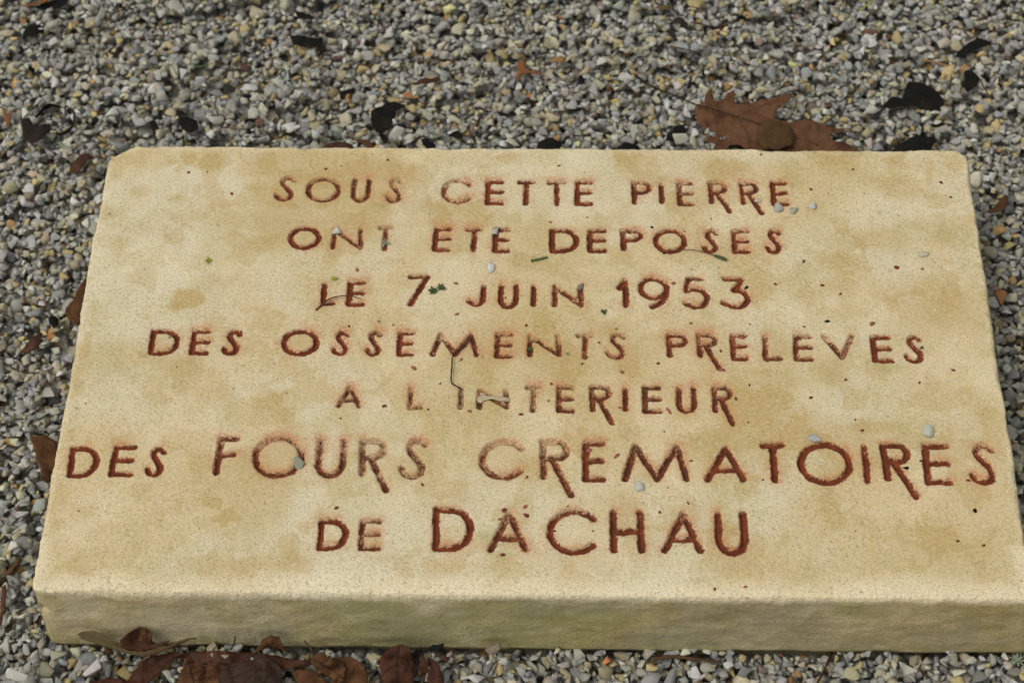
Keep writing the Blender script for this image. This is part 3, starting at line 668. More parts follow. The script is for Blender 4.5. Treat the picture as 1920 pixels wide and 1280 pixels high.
K = [
 ('rotten_leaf', 'black rotten leaf, pointed at upper right, in the gravel behind the word SOUS', crop(560,130,6,[(830,480),(900,440),(1000,390),(1080,385),(1180,420),(1080,470),(1070,560),(1010,640),(910,690),(850,620),(830,560)]), 'black', dict(lift=.001, curl=.003)),
 ('rotten_leaf', 'broad black rotten leaf standing up from the gravel right of the oak leaf', crop(1560,40,4.572,[(665,520),(740,525),(860,570),(930,640),(945,700),(940,745),(870,755),(790,720),(700,700),(520,700),(460,690),(540,630),(615,650),(640,580)]), 'black', dict(lift=.002, tilt=(0,.2), cup=-.004)),
 ('rotten_leaf', 'black leaf half hidden behind the back edge near the right rear corner', crop(1560,40,4.572,[(500,1180),(520,1110),(590,1040),(700,1000),(840,995),(890,1010),(850,1060),(790,1180)]), 'black', dict(lift=.002, cup=-.003)),
 ('rotten_leaf', 'domed black leaf behind the back edge between CETTE and PIERRE, left one', crop(900,60,5.565,[(600,1190),(620,1130),(680,1100),(760,1105),(830,1160),(890,1260),(610,1270)]), 'black', dict(lift=.003, cup=-.004)),
 ('rotten_leaf', 'flat wedge of black leaf behind the back edge above PI of PIERRE', crop(900,60,5.565,[(1400,1260),(1440,1205),(1530,1158),(1640,1180),(1740,1260)]), 'black', dict(lift=.002, cup=-.002)),
 ('rotten_leaf', 'small ragged black leaf just left of the oak leaf', crop(1160,100,4,[(410,590),(420,550),(490,545),(500,610),(555,670),(510,680),(460,650),(360,655),(380,600)]), 'black', dict(lift=.001)),
 ('rotten_leaf', 'long black leaf in the gravel at upper right beyond the tan twig', crop(1560,40,4.572,[(1130,220),(1240,150),(1330,180),(1350,200),(1210,240),(1150,280),(1130,300),(1060,290)]), 'black', dict(lift=.001)),
 ('rotten_leaf', 'crumbled black leaf at the right end of the tan twig', crop(1560,40,4.572,[(1140,440),(1190,430),(1260,490),(1240,540),(1200,570),(1160,590),(1140,560)]), 'black', dict(lift=.001)),
 ('rotten_leaf', 'black leaf under the orange bark in the upper left corner', crop(0,0,4.8,[(335,50),(470,10),(590,-10),(592,40),(520,75),(460,90),(340,75)]), 'black', dict(lift=.001)),
 ('rotten_leaf', 'arched black leaf in the gravel below the upper left corner', crop(0,0,4.8,[(220,290),(280,230),(330,215),(380,240),(420,280),(330,295),(290,320),(210,335)]), 'black', dict(lift=.001)),
 ('rotten_leaf', 'large black gap-like leaf among stones above SOUS, lower of two', crop(400,0,4.174,[(610,290),(700,285),(780,310),(840,295),(845,350),(760,365),(640,352)]), 'black', dict(lift=.001)),
 ('rotten_leaf', 'small black leaf among stones above SOUS, upper of two', crop(400,0,4.174,[(645,85),(720,105),(800,140),(740,150),(660,130)]), 'black', dict(lift=.0005)),
 ('dark_leaf', 'dark brown leaf with frayed end left of the rear left corner', crop(0,130,6,[(765,1145),(800,1050),(900,960),(980,920),(1050,960),(950,1050),(880,1160)]), 'darkbrown', dict(lift=.002, cup=-.003)),
 ('rotten_leaf', 'small black leaf scrap left of the slab corner, nearer the slab', [(335,226),(352,220),(368,228),(370,240),(356,246),(342,240)], 'black', dict(lift=.001)),
 ('rotten_leaf', 'tiny black leaf scrap between the curled leaf and the slab corner', [(278,228),(290,227),(297,240),(286,243)], 'black', dict(lift=.001)),
 ('arched_leaf', 'arched dark red brown leaf behind the back edge above US of SOUS', crop(560,130,6,[(230,910),(250,870),(330,825),(450,808),(560,830),(680,885),(680,920)]), 'darkbrown', dict(lift=.003, cup=-.003)),
 ('russet_leaf', 'orange brown leaf tip behind the back edge right of the arched leaf', crop(560,130,6,[(628,788),(700,780),(770,792),(830,830),(870,900),(800,890),(720,830)]), 'russet', dict(lift=.003)),
 ('rotten_leaf', 'black leaf scrap behind the back edge above C of CETTE', crop(560,130,6,[(1380,800),(1440,795),(1530,850),(1530,910),(1440,900)]), 'black', dict(lift=.001)),
 ('rotten_leaf', 'black leaf scrap just beyond the one above C of CETTE', crop(560,130,6,[(1695,735),(1790,700),(1840,750),(1840,785),(1720,755)]), 'black', dict(lift=.001)),
 ('rotten_leaf', 'narrow black leaf scrap above and left of the large pointed black leaf', crop(560,130,6,[(470,260),(600,215),(625,240),(530,290),(520,335),(475,335)]), 'black', dict(lift=.001)),
 ('rotten_leaf', 'small square black scrap below the large pointed black leaf', crop(560,130,6,[(900,740),(960,735),(1005,790),(965,825)]), 'black', dict(lift=.001)),
 ('slender_leaf', 'slender red brown leaf lying on gravel above CETTE', crop(560,130,6,[(1250,165),(1330,140),(1400,110),(1570,88),(1600,110),(1540,140),(1450,155),(1350,178)]), 'redbrown', dict(lift=.003, tilt=(0,.2))),
 ('curled_brown_leaf', 'folded red brown leaf with a tan tip in the gravel right of the slab', crop(1820,330,8.53,[(235,620),(300,560),(380,490),(440,420),(540,325),(605,370),(600,440),(560,520),(420,590),(310,645)]), 'russet', dict(lift=.003, fold=.004)),
 ('seed_pod', 'dark split seed pod in the gravel left of the slab beside DES OSSEMENTS', crop(0,540,8,[(265,912),(350,860),(450,770),(540,700),(560,650),(620,640),(600,740),(665,800),(640,840),(500,905),(390,935)]), 'darkbrown', dict(lift=.003, cup=-.004)),
 ('brown_leaf', 'brown leaf pushed against the left side of the slab beside LE', crop(0,250,2.846,[(480,740),(455,765),(410,840),(395,880),(352,920),(350,950),(368,985),(416,1025),(450,1000),(470,900)]), 'russet', dict(lift=.006, tilt=(.35,0), curl=.004)),
 ('brown_leaf', 'curled brown leaf pushed under the left side of the slab beside the lower DES', crop(0,680,2.846,[(158,415),(190,410),(235,402),(300,430),(310,500),(300,560),(270,600),(258,665),(225,642),(215,600),(212,545),(192,495),(175,450)]), 'russet', dict(lift=.006, tilt=(.3,0), fold=.006)),
 ('brown_sliver', 'narrow brown leaf sliver at the left edge near the lower corner of the slab', crop(0,680,2.846,[(15,1125),(80,1060),(112,1018),(104,1052),(55,1118),(30,1130)]), 'stick', dict(lift=.002)),
 ('brown_sliver', 'upright brown leaf sliver at the left border below the other sliver', crop(0,1060,3.84,[(15,150),(42,138),(46,200),(35,300),(15,420),(-5,430),(0,300)]), 'russet', dict(lift=.003)),
 ('dark_seed', 'dark grey round seed in gravel left of the slab above the split pod', crop(0,540,8,[(728,455),(760,410),(800,398),(850,425),(868,480),(850,520),(795,552),(750,520)]), 'black', dict(lift=.003, cup=-.004)),
 ('dark_pod', 'dark narrow pod with a stem in the gravel above PIERRE', crop(1220,0,5.647,[(200,215),(260,180),(330,185),(400,235),(390,270),(300,250)]), 'dark', dict(lift=.003, cup=-.003)),
 ('dark_scrap', 'dark brown scrap near the top edge above PIERRE', crop(1220,0,5.647,[(50,85),(110,48),(200,60),(215,90),(120,110)]), 'olive', dict(lift=.002)),
 ('dark_scrap', 'blackish brown crumpled scrap below the narrow pod', crop(1220,0,5.647,[(185,350),(210,285),(250,300),(320,360),(310,420),(240,410),(200,380)]), 'dark', dict(lift=.001)),
 ('orange_scrap', 'orange brown forked leaf scrap in the gravel above PIERRE, left part', crop(900,60,5.565,[(375,520),(385,440),(385,330),(430,305),(475,320),(475,380),(540,400),(640,400),(640,430),(500,430),(430,450),(400,530)]), 'orange', dict(lift=.002)),
 ('orange_scrap', 'orange brown flat scrap right above the forked one', crop(900,60,5.565,[(700,310),(760,260),(830,240),(885,270),(880,310),(780,310)]), 'tan', dict(lift=.002)),
 ('bark_strip', 'orange brown bark strip in the upper left corner', crop(0,0,4.8,[(205,50),(300,15),(400,-15),(470,-20),(440,10),(330,40),(215,62)]), 'orange', dict(lift=.005)),
 ('orange_needle', 'forked orange leaf sliver at the left border beside the curled leaf', crop(0,130,6,[(20,420),(50,430),(90,540),(140,455),(150,480),(110,620),(80,660),(40,520)]), 'orange', dict(lift=.003)),
]
for i, (nm, lb, px, mt, kw) in enumerate(K):
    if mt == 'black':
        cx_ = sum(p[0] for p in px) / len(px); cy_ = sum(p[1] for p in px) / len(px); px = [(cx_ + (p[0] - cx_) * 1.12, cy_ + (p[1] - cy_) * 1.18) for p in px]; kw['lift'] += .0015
    kw = dict(curl=.0022, seed=20 + i, res=.003) | kw; gleaf(nm, lb, px, mt, group='fallen leaves and scraps in the gravel', **kw)

# the curled leaf at upper left: a flat dark blade whose far edge arches up into a grey rim
fr_px = crop(0,130,6,[(235,560),(330,555),(370,620),(450,640),(560,600),(570,650),(500,750),(440,800),(370,845),(285,810),(245,700)])
cl = gleaf('curled_leaf', 'dark brown curled leaf with an arching grey rim, in the gravel at upper left', fr_px, 'charcoal', lift=.003, curl=.003, seed=3)
def ribbon(name, px, hgt, z0, mat, parent, lean=.3):
    P = [np.array(hit(x, y, (0, 0, z0), UP)) for x, y in smooth(px, 6)]; V, F = [], []; n = len(P)
    for i, p in enumerate(P):
        t = P[min(i+1,n-1)] - P[max(i-1,0)]; s = np.cross(t, [0,0,1.]); s /= np.linalg.norm(s) + 1e-9; hh = hgt * (.25 + .75 * math.sin(math.pi * i / (n - 1)) ** .6)
        for a, b in ((0, 0), (lean, 1), (lean + .06, 1), (.06, 0)): V.append(p + s * a * hh + np.array([0, 0, b * hh]) - np.array(parent.location))
    for i in range(n - 1):
        for k in range(4): a = i*4+k; b = i*4+(k+1)%4; F.append((a, b, b+4, a+4))
    F += [(3,2,1,0), ((n-1)*4, (n-1)*4+1, (n-1)*4+2, (n-1)*4+3)]
    return link(name, mesh_np(name, V, F), ML[mat], parent)
zc = gh(cl.location.x + .02, cl.location.y, .01)
ribbon('curled_rim', crop(0,130,6,[(330,610),(400,560),(480,470),(600,425),(720,440)]), .014, zc, 'charcoal', cl, .5)
ribbon('curled_rim', crop(0,130,6,[(720,440),(790,510),(825,600),(800,680),(730,735),(640,745)]), .010, zc, 'purple', cl, -.4)

for nm, lb, px, r, mt, ct in [
 ('twig', 'straight tan twig in the gravel at upper right', [(1728,112),(1765,120),(1800,132)], .0018, 'tan', 'twig'),
 ('twig', 'short bent brown twig hanging below the crumbled black leaf', [(1838,148),(1845,165),(1855,180)], .0010, 'stick', 'twig'),
 ('twig', 'dark thin twig running from the narrow pod', [(1296,42),(1320,47),(1342,53)], .0010, 'dark', 'twig'),
 ('twig', 'red brown upright twig beside the narrow pod', [(1357,38),(1350,58),(1343,80)], .0013, 'redbrown', 'twig'),
 ('twig', 'brown twig lying across the gravel above the petiole', [(1255,86),(1285,93),(1315,99)], .0012, 'stick', 'twig'),
 ('twig', 'thin black twig slanting down above the petiole', [(1304,98),(1290,115),(1276,130)], .0008, 'dark', 'twig'),
 ('green_straw', 'yellowish grass blade at the top edge of the picture', [(1610,22),(1628,8),(1650,-8)], .0010, 'yell', 'grass blade'),
 ('green_straw', 'green grass blade in the gravel at upper left', [(362,125),(380,124),(398,119)], .0010, 'green', 'grass blade'),
 ('twig', 'tiny brown twig above the round dark seed left of the slab', [(84,562),(88,577),(92,590)], .0006, 'stick', 'twig'),
 ('twig', 'thin dark twig in the gravel below the split pod', [(58,699),(80,697),(105,688)], .0007, 'dark', 'twig'),
 ('twig', 'brown twig at the left border level with the round dark seed', [(-4,586),(12,591),(26,597)], .0012, 'stick', 'twig'),
 ('twig', 'short black twig left of the slab beside ONT', [(88,484),(89,500),(88,517)], .0012, 'dark', 'twig'),
 ('twig', 'thick brown twig leaning on the slab front near the right corner', [(1750,1225),(1775,1215),(1797,1206)], .0013, 'stick', 'twig'),
 ('twig', 'thin dark twig leaning on the slab front left of the thick one', [(1703,1226),(1714,1217),(1725,1208)], .0008, 'dark', 'twig'),
 ('twig', 'curved red brown twig in the gravel in front of the slab at lower right', [(1560,1222),(1553,1240),(1545,1255),(1530,1285)], .0014, 'redbrown', 'twig'),
 ('leaf_strip', 'flat brown leaf strip tucked under the slab front, centre right', [(1222,1236),(1260,1230),(1300,1234),(1352,1240)], .0020, 'stick', 'leaf'),
 ('twig', 'thin dark wire-like twig in front of the slab right of the russet leaves', [(915,1262),(925,1245),(938,1235)], .0006, 'dark', 'twig'),
 ('twig', 'small dark twig in front of the slab at lower right below the thick one', [(1722,1250),(1735,1262),(1742,1270)], .0009, 'stick', 'twig'),
]: stick(nm, lb, px, r, mt, ct, flat=.6)

# leaves piled along the front of the slab; each leans against it at its own slope
def fveins(o, vs, p0, n, mat):
    fr = frame_of(p0, n); me = o.data; co = np.empty(len(me.vertices) * 3, np.float32); me.vertices.foreach_get('co', co); co = co.reshape(-1, 3) + np.array(o.location); lc = co - fr[0]; c2 = np.stack([lc @ fr[1], lc @ fr[2]], 1); w = lc @ fr[3]
    for i, q in enumerate(vs):
        pts = []
        for x, y in smooth(q, 4) if len(q) > 2 else [tuple(np.array(q[0]) + (np.array(q[1]) - np.array(q[0])) * t / 5) for t in range(6)]:
            d = hit(x, y, fr[0], fr[3]) - fr[0]; a = np.array([d @ fr[1], d @ fr[2]]); k = np.argsort(np.hypot(*(c2 - a).T))[:4]; pts.append(tuple(fr[0] + fr[1] * a[0] + fr[2] * a[1] + fr[3] * (w[k].max() + .0003)))
        tube('midrib' if i == 0 else 'vein', pts, .0004 if i == 0 else .00022, .0002 if i == 0 else .00015, ML[mat], o, 5)
def fleaf(nm, lb, px, mt, y0=-.055, z0=.004, k=.55, veins=None, vmat='dark', **kw):
    kw = dict(curl=.0065, res=.0024) | kw
    o = leaf(nm, lb, px, (0, y0, z0), (0, -k, 1), mat=mt, group='leaves heaped in front of the slab', **kw)
    if veins: fveins(o, veins, (0, y0, z0), (0, -k, 1), vmat)
    return o
br = fleaf('seed_bract', 'long olive brown bract like a propeller blade leaning on the slab front at lower left', [(146,1188),(150,1184),(158,1182),(175,1183),(195,1190),(210,1200),(230,1212),(250,1219),(268,1221),(285,1218),(300,1213),(330,1202),(352,1197),(353,1201),(330,1211),(310,1219),(290,1228),(275,1231),(255,1229),(235,1224),(210,1218),(180,1207),(160,1200),(150,1194)], 'olive', y0=-.045, z0=.008, k=.8, curl=.003, seed=61)
pl = frame_of((0,-.045,.009), (0,-.8,1))
def fp(x, y, up=0): return tuple(hit(x, y, pl[0] + pl[3] * up, pl[3]))
tube('stalk', [fp(268,1228), fp(300,1219), fp(330,1206), fp(350,1198), fp(368,1196)], .0011, .0008, ML['stick'], br)
tube('stalk', [fp(282,1227), fp(262,1240), fp(248,1254)], .0006, .0005, ML['olive'], br)
tube('midrib', [fp(160,1190,.001), fp(200,1203,.001), fp(240,1220,.001), fp(272,1227,.001)], .0005, .0006, ML['olive'], br)
fleaf('curled_leaf', 'dark curled leaf with a coppery fold behind the propeller-like bract', [(228,1195),(238,1186),(250,1180),(262,1176),(274,1179),(284,1190),(286,1202),(294,1206),(306,1203),(319,1196),(314,1206),(300,1213),(285,1219),(262,1221),(243,1216),(231,1207)], 'darkbrown', k=1.0, curl=.004, cup=.006, seed=62, y0=-.040)
fleaf('leaf_fold', 'coppery leaf fold standing inside the dark curled leaf', [(262,1180),(274,1182),(283,1191),(285,1202),(280,1208),(270,1204),(262,1194)], 'russet', k=1.1, seed=63, y0=-.044)
fleaf('leaf_strip', 'red brown leaf strip slanting down below the bract', [(275,1232),(290,1226),(330,1222),(345,1226),(318,1237),(305,1252),(283,1275),(262,1300),(228,1300),(242,1270),(255,1250)], 'redbrown', seed=64, k=.35)
fleaf('leaf_strip', 'bright red brown leaf edge at the lower border, left of the serrated leaves', [(170,1278),(200,1272),(235,1276),(250,1290),(240,1310),(165,1300)], 'redbrown', seed=65, k=.2)
fleaf('serrated_leaf', 'brown serrated leaf with pointed top, left one of the front heap', [(348,1233),(360,1237),(374,1241),(388,1252),(384,1262),(390,1272),(388,1305),(334,1305),(332,1275),(341,1252)], 'russet', serr=.0006, seed=66, k=.5, veins=[[(352,1238),(358,1258),(366,1290)],[(356,1250),(374,1246)],[(358,1262),(380,1256)],[(358,1260),(340,1262)],[(362,1275),(384,1272)]])
fleaf('crumpled_leaf', 'narrow crumpled pale brown leaf beside the pointed serrated leaf', [(392,1236),(408,1241),(421,1247),(414,1262),(412,1278),(415,1305),(392,1305),(385,1270)], 'russet', fold=.006, seed=67, k=.6)
fleaf('purple_leaf', 'large dark purple brown leaf with veins at the lower border', [(414,1250),(440,1242),(470,1236),(490,1229),(510,1234),(524,1247),(529,1262),(526,1310),(410,1310)], 'purple', curl=.005, seed=68, k=.4, z0=.014, vmat='redbrown', veins=[[(528,1256),(490,1254),(450,1262),(414,1282)],[(500,1254),(470,1246),(440,1246)],[(510,1254),(500,1242),(488,1234)],[(490,1255),(465,1270),(450,1290)],[(515,1256),(500,1270),(492,1290)]])
fleaf('hooded_leaf', 'small brown leaf standing like a hood against the slab front', [(467,1240),(472,1228),(482,1213),(494,1198),(508,1190),(522,1196),(533,1210),(537,1223),(522,1216),(505,1214),(488,1220),(476,1232)], 'russet', k=1.3, y0=-.038, cup=-.003, seed=69)
fleaf('flat_leaf', 'dark flat leaf remains under the hooded leaf', [(330,1232),(350,1222),(400,1220),(470,1222),(520,1228),(560,1238),(580,1244),(575,1252),(520,1250),(480,1245),(420,1246),(380,1244)], 'darkbrown', k=.2, z0=.003, seed=70)
fleaf('flat_leaf', 'dark leaf strip between the purple leaf and the russet pair', [(522,1240),(550,1238),(582,1236),(590,1244),(560,1250),(528,1254)], 'redbrown', k=.4, z0=.006, seed=71)
fleaf('serrated_leaf', 'russet serrated leaf, left one of the pair below the slab front', [(582,1236),(588,1226),(600,1221),(615,1227),(630,1234),(645,1243),(648,1258),(645,1272),(638,1280),(622,1272),(606,1262),(592,1252)], 'russet', serr=.0007, k=.7, z0=.010, seed=72, veins=[[(586,1234),(612,1246),(642,1272)],[(600,1240),(618,1232)],[(612,1247),(636,1246)],[(606,1244),(606,1258)]])
fleaf('serrated_leaf', 'russet round serrated leaf, right one of the pair below the slab front', [(618,1240),(640,1230),(662,1231),(680,1243),(690,1262),(692,1305),(640,1305),(622,1275)], 'russet', serr=.0005, k=.5, z0=.006, seed=73)
fleaf('brown_leaf', 'brown leaf under the russet pair at the lower border', [(545,1256),(570,1252),(590,1258),(610,1275),(640,1305),(570,1305)], 'russet', k=.35, z0=.003, seed=74)
fleaf('round_leaf', 'large round red brown leaf leaning on the slab front, left of the split leaf', [(709,1248),(712,1235),(722,1222),(735,1213),(750,1209),(764,1213),(770,1222),(776,1250),(773,1285),(762,1305),(728,1305),(716,1275)], 'redbrown', k=.8, z0=.006, cup=-.004, seed=75, veins=[[(748,1212),(744,1240),(742,1290)],[(746,1225),(728,1236)],[(745,1228),(764,1240)],[(744,1245),(720,1260)],[(744,1248),(770,1262)]])
fleaf('gap_piece', 'narrow black piece filling the gap right of the round red brown leaf', [(772,1222),(780,1217),(788,1222),(786,1262),(776,1270)], 'black', k=.6, z0=.003, seed=76)  # thin black sheet filling the gap between the round and the split leaf
fleaf('folded_leaf', 'narrow red brown leaf fold, left half of the split leaf', [(787,1225),(796,1232),(805,1243),(802,1256),(795,1266),(784,1270),(785,1250)], 'redbrown', k=.7, z0=.008, seed=77)
fleaf('folded_leaf', 'pointed red brown leaf, right half of the split leaf at the lower border', [(800,1228),(812,1236),(824,1248),(832,1264),(836,1305),(806,1305),(801,1270),(806,1250)], 'redbrown', k=.6, z0=.006, seed=78, fold=.004)
bb = fleaf('black_scrap', 'black burnt-looking scrap with a thin red stem against the slab front', [(803,1213),(812,1209),(822,1206),(831,1201),(834,1204),(829,1213),(820,1218),(808,1219)], 'black', k=1.1, y0=-.038, seed=79)
tube('stem', [fp(828,1215), fp(845,1216), fp(862,1223)], .0006, .0005, ML['redbrown'], bb)
for lb, q, m in (('thin dark curved stem standing against the slab front left of the hooded leaf', [(432,1218),(439,1205),(441,1193)], 'dark'), ('thin brown stem leaning on the slab front above the russet pair', [(585,1218),(577,1208),(570,1200)], 'stick'), ('pale brown thin stem between the left serrated leaf and the slab', [(388,1232),(398,1220),(408,1208)], 'stick')):
    tag(tube('stem', [fp(*p) for p in q], .0007, .0006, ML[m]), lb, 'stem')

# ---------------------------------------------------------------- things lying on the slab
def tp(x, y, up=0.0):
    p = on_top(x, y); z = top_z(p[0], p[1]) + up; return on_top(x, y, z)
ORD = ['first', 'second', 'third', 'fourth', 'fifth']
WN = {}
for L in LETTERS: WN.setdefault(L['wi'], L['word'])
wname = {0:'SOUS',1:'CETTE',2:'PIERRE',3:'ONT',4:'ETE',5:'DEPOSES',6:'LE',7:'the line LE 7 JUIN',8:'JUIN',9:'1953',10:'the DES before OSSEMENTS',11:'OSSEMENTS',12:'PRELEVES',13:'line five',14:"L INTERIEUR",15:'the DES before FOURS',16:'FOURS',17:'CREMATOIRES',18:'the DE before DACHAU',19:'DACHAU'}
def where(x, y):
    best = None
    for L in LETTERS:
        x0, y0, x1, y1 = L['box']; dx = max(x0 - x, 0, x - x1); dy = max(y0 - y, 0, y - y1); d = math.hypot(dx, dy)
        if best is None or d < best[0]: best = (d, L, dx, dy)
    d, L, dx, dy = best; x0, y0, x1, y1 = L['box']; same = [l for l in LETTERS if l['wi'] == L['wi'] and l['ch'] == L['ch']]
    nm = ('the ' + (ORD[same.index(L)] + ' ' if len(same) > 1 else '') + L['ch'] + ' of ' + wname[L['wi']]) if L['wi'] not in (7,) else 'the figure 7'
    if L['wi'] == 13: nm = 'the A standing alone'
    if d < 1: return 'on ' + nm
    dirn = (('above' if y < y0 else 'below') if dy >= dx else ('left of' if x < x0 else 'right of'))
    return ('just ' if d < 25 else 'well ' if d > 70 else '') + dirn + ' ' + nm
FL = [(611,316,7,'flake'),(640,310,4,'flake'),(670,505,9,'pink'),(856,588,11,'pink'),(948,557,5,'flake'),(855,530,10,'bract'),(1048,310,8,'flake'),(1427,289,6,'flake'),(1520,354,8,'flake'),(1553,362,4,'flake'),(1507,489,9,'flake'),(1454,532,8,'flake'),(1542,534,9,'flake'),(1297,504,5,'flake'),(1284,433,5,'flake'),(1032,416,9,'pink'),(1101,407,4,'flake'),(1333,409,4,'flake'),(1262,530,10,'bract'),
 (654,610,7,'flake'),(737,608,6,'pink'),(987,609,7,'flake'),(865,673,11,'pink'),(776,689,12,'pink'),(825,718,7,'bract'),(720,760,9,'flake'),(638,783,5,'flake'),(880,769,10,'pink'),(976,776,10,'flake'),(1155,615,5,'flake'),(1124,641,6,'flake'),(1092,681,6,'flake'),(1165,696,11,'pink'),(1234,680,8,'flake'),(1296,605,6,'flake'),(1406,606,5,'flake'),(1508,612,7,'flake'),(1351,657,7,'flake'),(1355,692,12,'pink'),(1586,711,7,'flake'),(1725,716,8,'flake'),(1405,721,6,'flake'),(1521,744,8,'flake'),(1380,746,8,'flake'),(1161,763,9,'pink'),(1254,770,18,'pink'),(1246,808,5,'flake'),(1029,750,6,'flake'),(1034,719,7,'flake'),(1391,633,12,'pink'),
 (792,907,9,'flake'),(630,951,9,'flake'),(147,957,5,'flake'),(988,893,8,'flake'),(1296,863,7,'flake'),(1431,898,5,'flake'),(1617,806,7,'flake'),(945,955,12,'flake'),(985,948,13,'pink'),(988,966,12,'flake'),(937,972,8,'pink'),(942,1038,11,'flake'),(1290,942,7,'flake'),(1237,959,7,'flake'),(1112,994,4,'flake'),(1065,948,4,'flake'),(1604,994,5,'flake'),(1845,1021,7,'flake'),(1553,1050,3,'flake'),(1158,852,22,'pink'),(1105,843,11,'pink'),(1815,900,9,'flake'),
 (1340,1103,7,'flake'),(1398,1099,9,'pink'),(354,322,8,'flake'),(434,362,9,'flake'),(1764,341,9,'flake'),(1783,369,6,'flake'),(1682,501,11,'flake'),(1729,503,7,'flake'),(1788,693,9,'flake'),(1576,550,7,'flake'),(160,755,4,'flake'),(1635,606,13,'bract'),(1621,362,3,'flake'),(331,686,4,'flake'),(1186,706,3,'flake')]
items = [dict(x=x, y=y, s=s, m=m, w=where(x, y)) for x, y, s, m in FL]
DESC = {'flake': 'dark red flake', 'pink': 'pinkish red flake', 'bract': 'orange brown scale'}
SPECIAL = {(1340,1103): 'dark red flake at the front edge below DACHAU, left of two', (1398,1099): 'pinkish red flake at the front edge below DACHAU, right of two', (354,322): 'dark red flake near the rear left corner, far left of SOUS',
 (434,362): 'dark red flake left of SOUS, nearest to its first S', (1764,341): 'dark red flake near the rear right corner, larger of two', (1783,369): 'dark red flake near the rear right corner, smaller of two', (1682,501): 'larger dark red flake near the right edge, right of 1953', (1729,503): 'smaller dark red flake near the right edge, right of 1953',
 (1788,693): 'dark red flake near the right edge just after PRELEVES', (1845,1021): 'dark red flake near the front right corner of the slab', (147,957): 'tiny dark red flake near the left edge below the lower DES', (160,755): 'tiny dark red flake near the left edge above the lower DES', (1604,994): 'tiny dark red flake on bare stone right of DACHAU', (1553,1050): 'minute dark red speck on bare stone right below DACHAU'}
by = {}
for it in items:
    it['label'] = SPECIAL.get((it['x'], it['y'])) or (('tiny ' if it['s'] < 6 else 'large ' if it['s'] > 11 else 'small ') + DESC[it['m']] + ' lying ' + it['w']); by.setdefault(it['label'], []).append(it)
for lb, l in by.items():
    if len(l) > 1:
        l.sort(key=lambda q: q['x'])
        for i, q in enumerate(l): q['label'] = lb + (', the left one' if i == 0 else ', the right one' if i == len(l) - 1 else ', the middle one')
for i, it in enumerate(items):
    r = random.Random(900 + i); c = tp(it['x'], it['y'], .0009); a = it['s'] / 2 / 2100; b = a * r.uniform(.42, .75); th = r.uniform(-.9, .9) if it['s'] > 9 else r.uniform(0, 3.1)
    if (it['x'], it['y']) in ((1158,852),): th = .75; b = a * .22
    if (it['x'], it['y']) in ((1254,770),): th = -1.0; b = a * .3
    n = 9; o2 = []
    for k in range(n):
        t = 6.2832 * k / n; q = r.uniform(.78, 1.15); x, y = a * math.cos(t) * q, b * math.sin(t) * q; o2.append((x * math.cos(th) - y * math.sin(th), x * math.sin(th) + y * math.cos(th)))
    fr = frame_of(c, (r.uniform(-.2, .2), r.uniform(-.2, .2), 1))
    o = sheet('bud_scale' if it['m'] == 'bract' else 'red_flake', o2, fr, ML[it['m']], curl=.0004, cup=-.0007, seed=i + 3, res=max(a * .6, .0005), thick=.0004)
    tag(o, it['label'], 'flake', 'small red and brown flakes scattered on the slab')

def slab_pebble(x, y, wpx, hpx, col, label, k, rz=0.0, name='pebble'):
    a = wpx / 2 / 2200; b = hpx / 2 / 1750; c = min(a, b) * .5; p = tp(x, y, c * .7)
    me = PEB[k]; o = bpy.data.objects.new(name, me); COL.objects.link(o); o.location = p; o.rotation_euler = (.12, -.1, rz); o.scale = (a, b, c)
    o.material_slots[0].link = 'OBJECT'; o.material_slots[0].material = M_PEB_O; o.color = (*col, 1); tag(o, label, 'pebble', 'pebbles lying on the slab')
for q in [(630,432,23,14,(.62,.61,.55),'white pebble on the top left of the N of ONT',3,.1),(928,432,15,15,(.50,.50,.44),'pale pebble on the second E of ETE',7),(920,501,16,21,(.74,.74,.71),'bright white pebble on bare stone below ETE',9),
 (1459,389,19,19,(.45,.46,.44),'translucent grey pebble at the foot of the last E of PIERRE',12),(1487,394,17,15,(.40,.42,.32),'greenish pale pebble right of the foot of the last E of PIERRE',15,-.5),(1523,386,20,14,(.62,.63,.63),'bluish white pebble right of PIERRE, rightmost of three',18,-.3),(1420,376,14,9,(.55,.52,.40),'cream pebble between the legs of the last R and E of PIERRE',21),
 (560,868,20,25,(.32,.33,.26),'grey green pebble on the right side of the O of FOURS',24,.5),(1198,912,19,14,(.56,.56,.50),'white pebble below the M of CREMATOIRES',27),(1527,820,26,14,(.48,.49,.49),'long blue grey pebble on top of the O of CREMATOIRES',30,-.15),(1740,808,22,24,(.56,.57,.50),'pale rounded pebble above the last E of CREMATOIRES',33),
 (1731,477,22,9,(.60,.54,.40),'flat cream shell-like chip near the right edge, right of DEPOSES',5),(1089,538,14,14,(.22,.23,.17),'grey olive pebble on the top of the N of JUIN',10),(1648,398,9,5,(.66,.60,.46),'tiny cream chip right of PIERRE',2),(1668,508,7,4,(.66,.60,.46),'tiny cream chip left of the two red flakes by the right edge',4),(1596,457,6,5,(.66,.60,.46),'tiny cream chip right of DEPOSES',6),(1778,714,6,5,(.70,.68,.62),'tiny white chip near the right edge below PRELEVES',8)]:
    slab_pebble(*q)

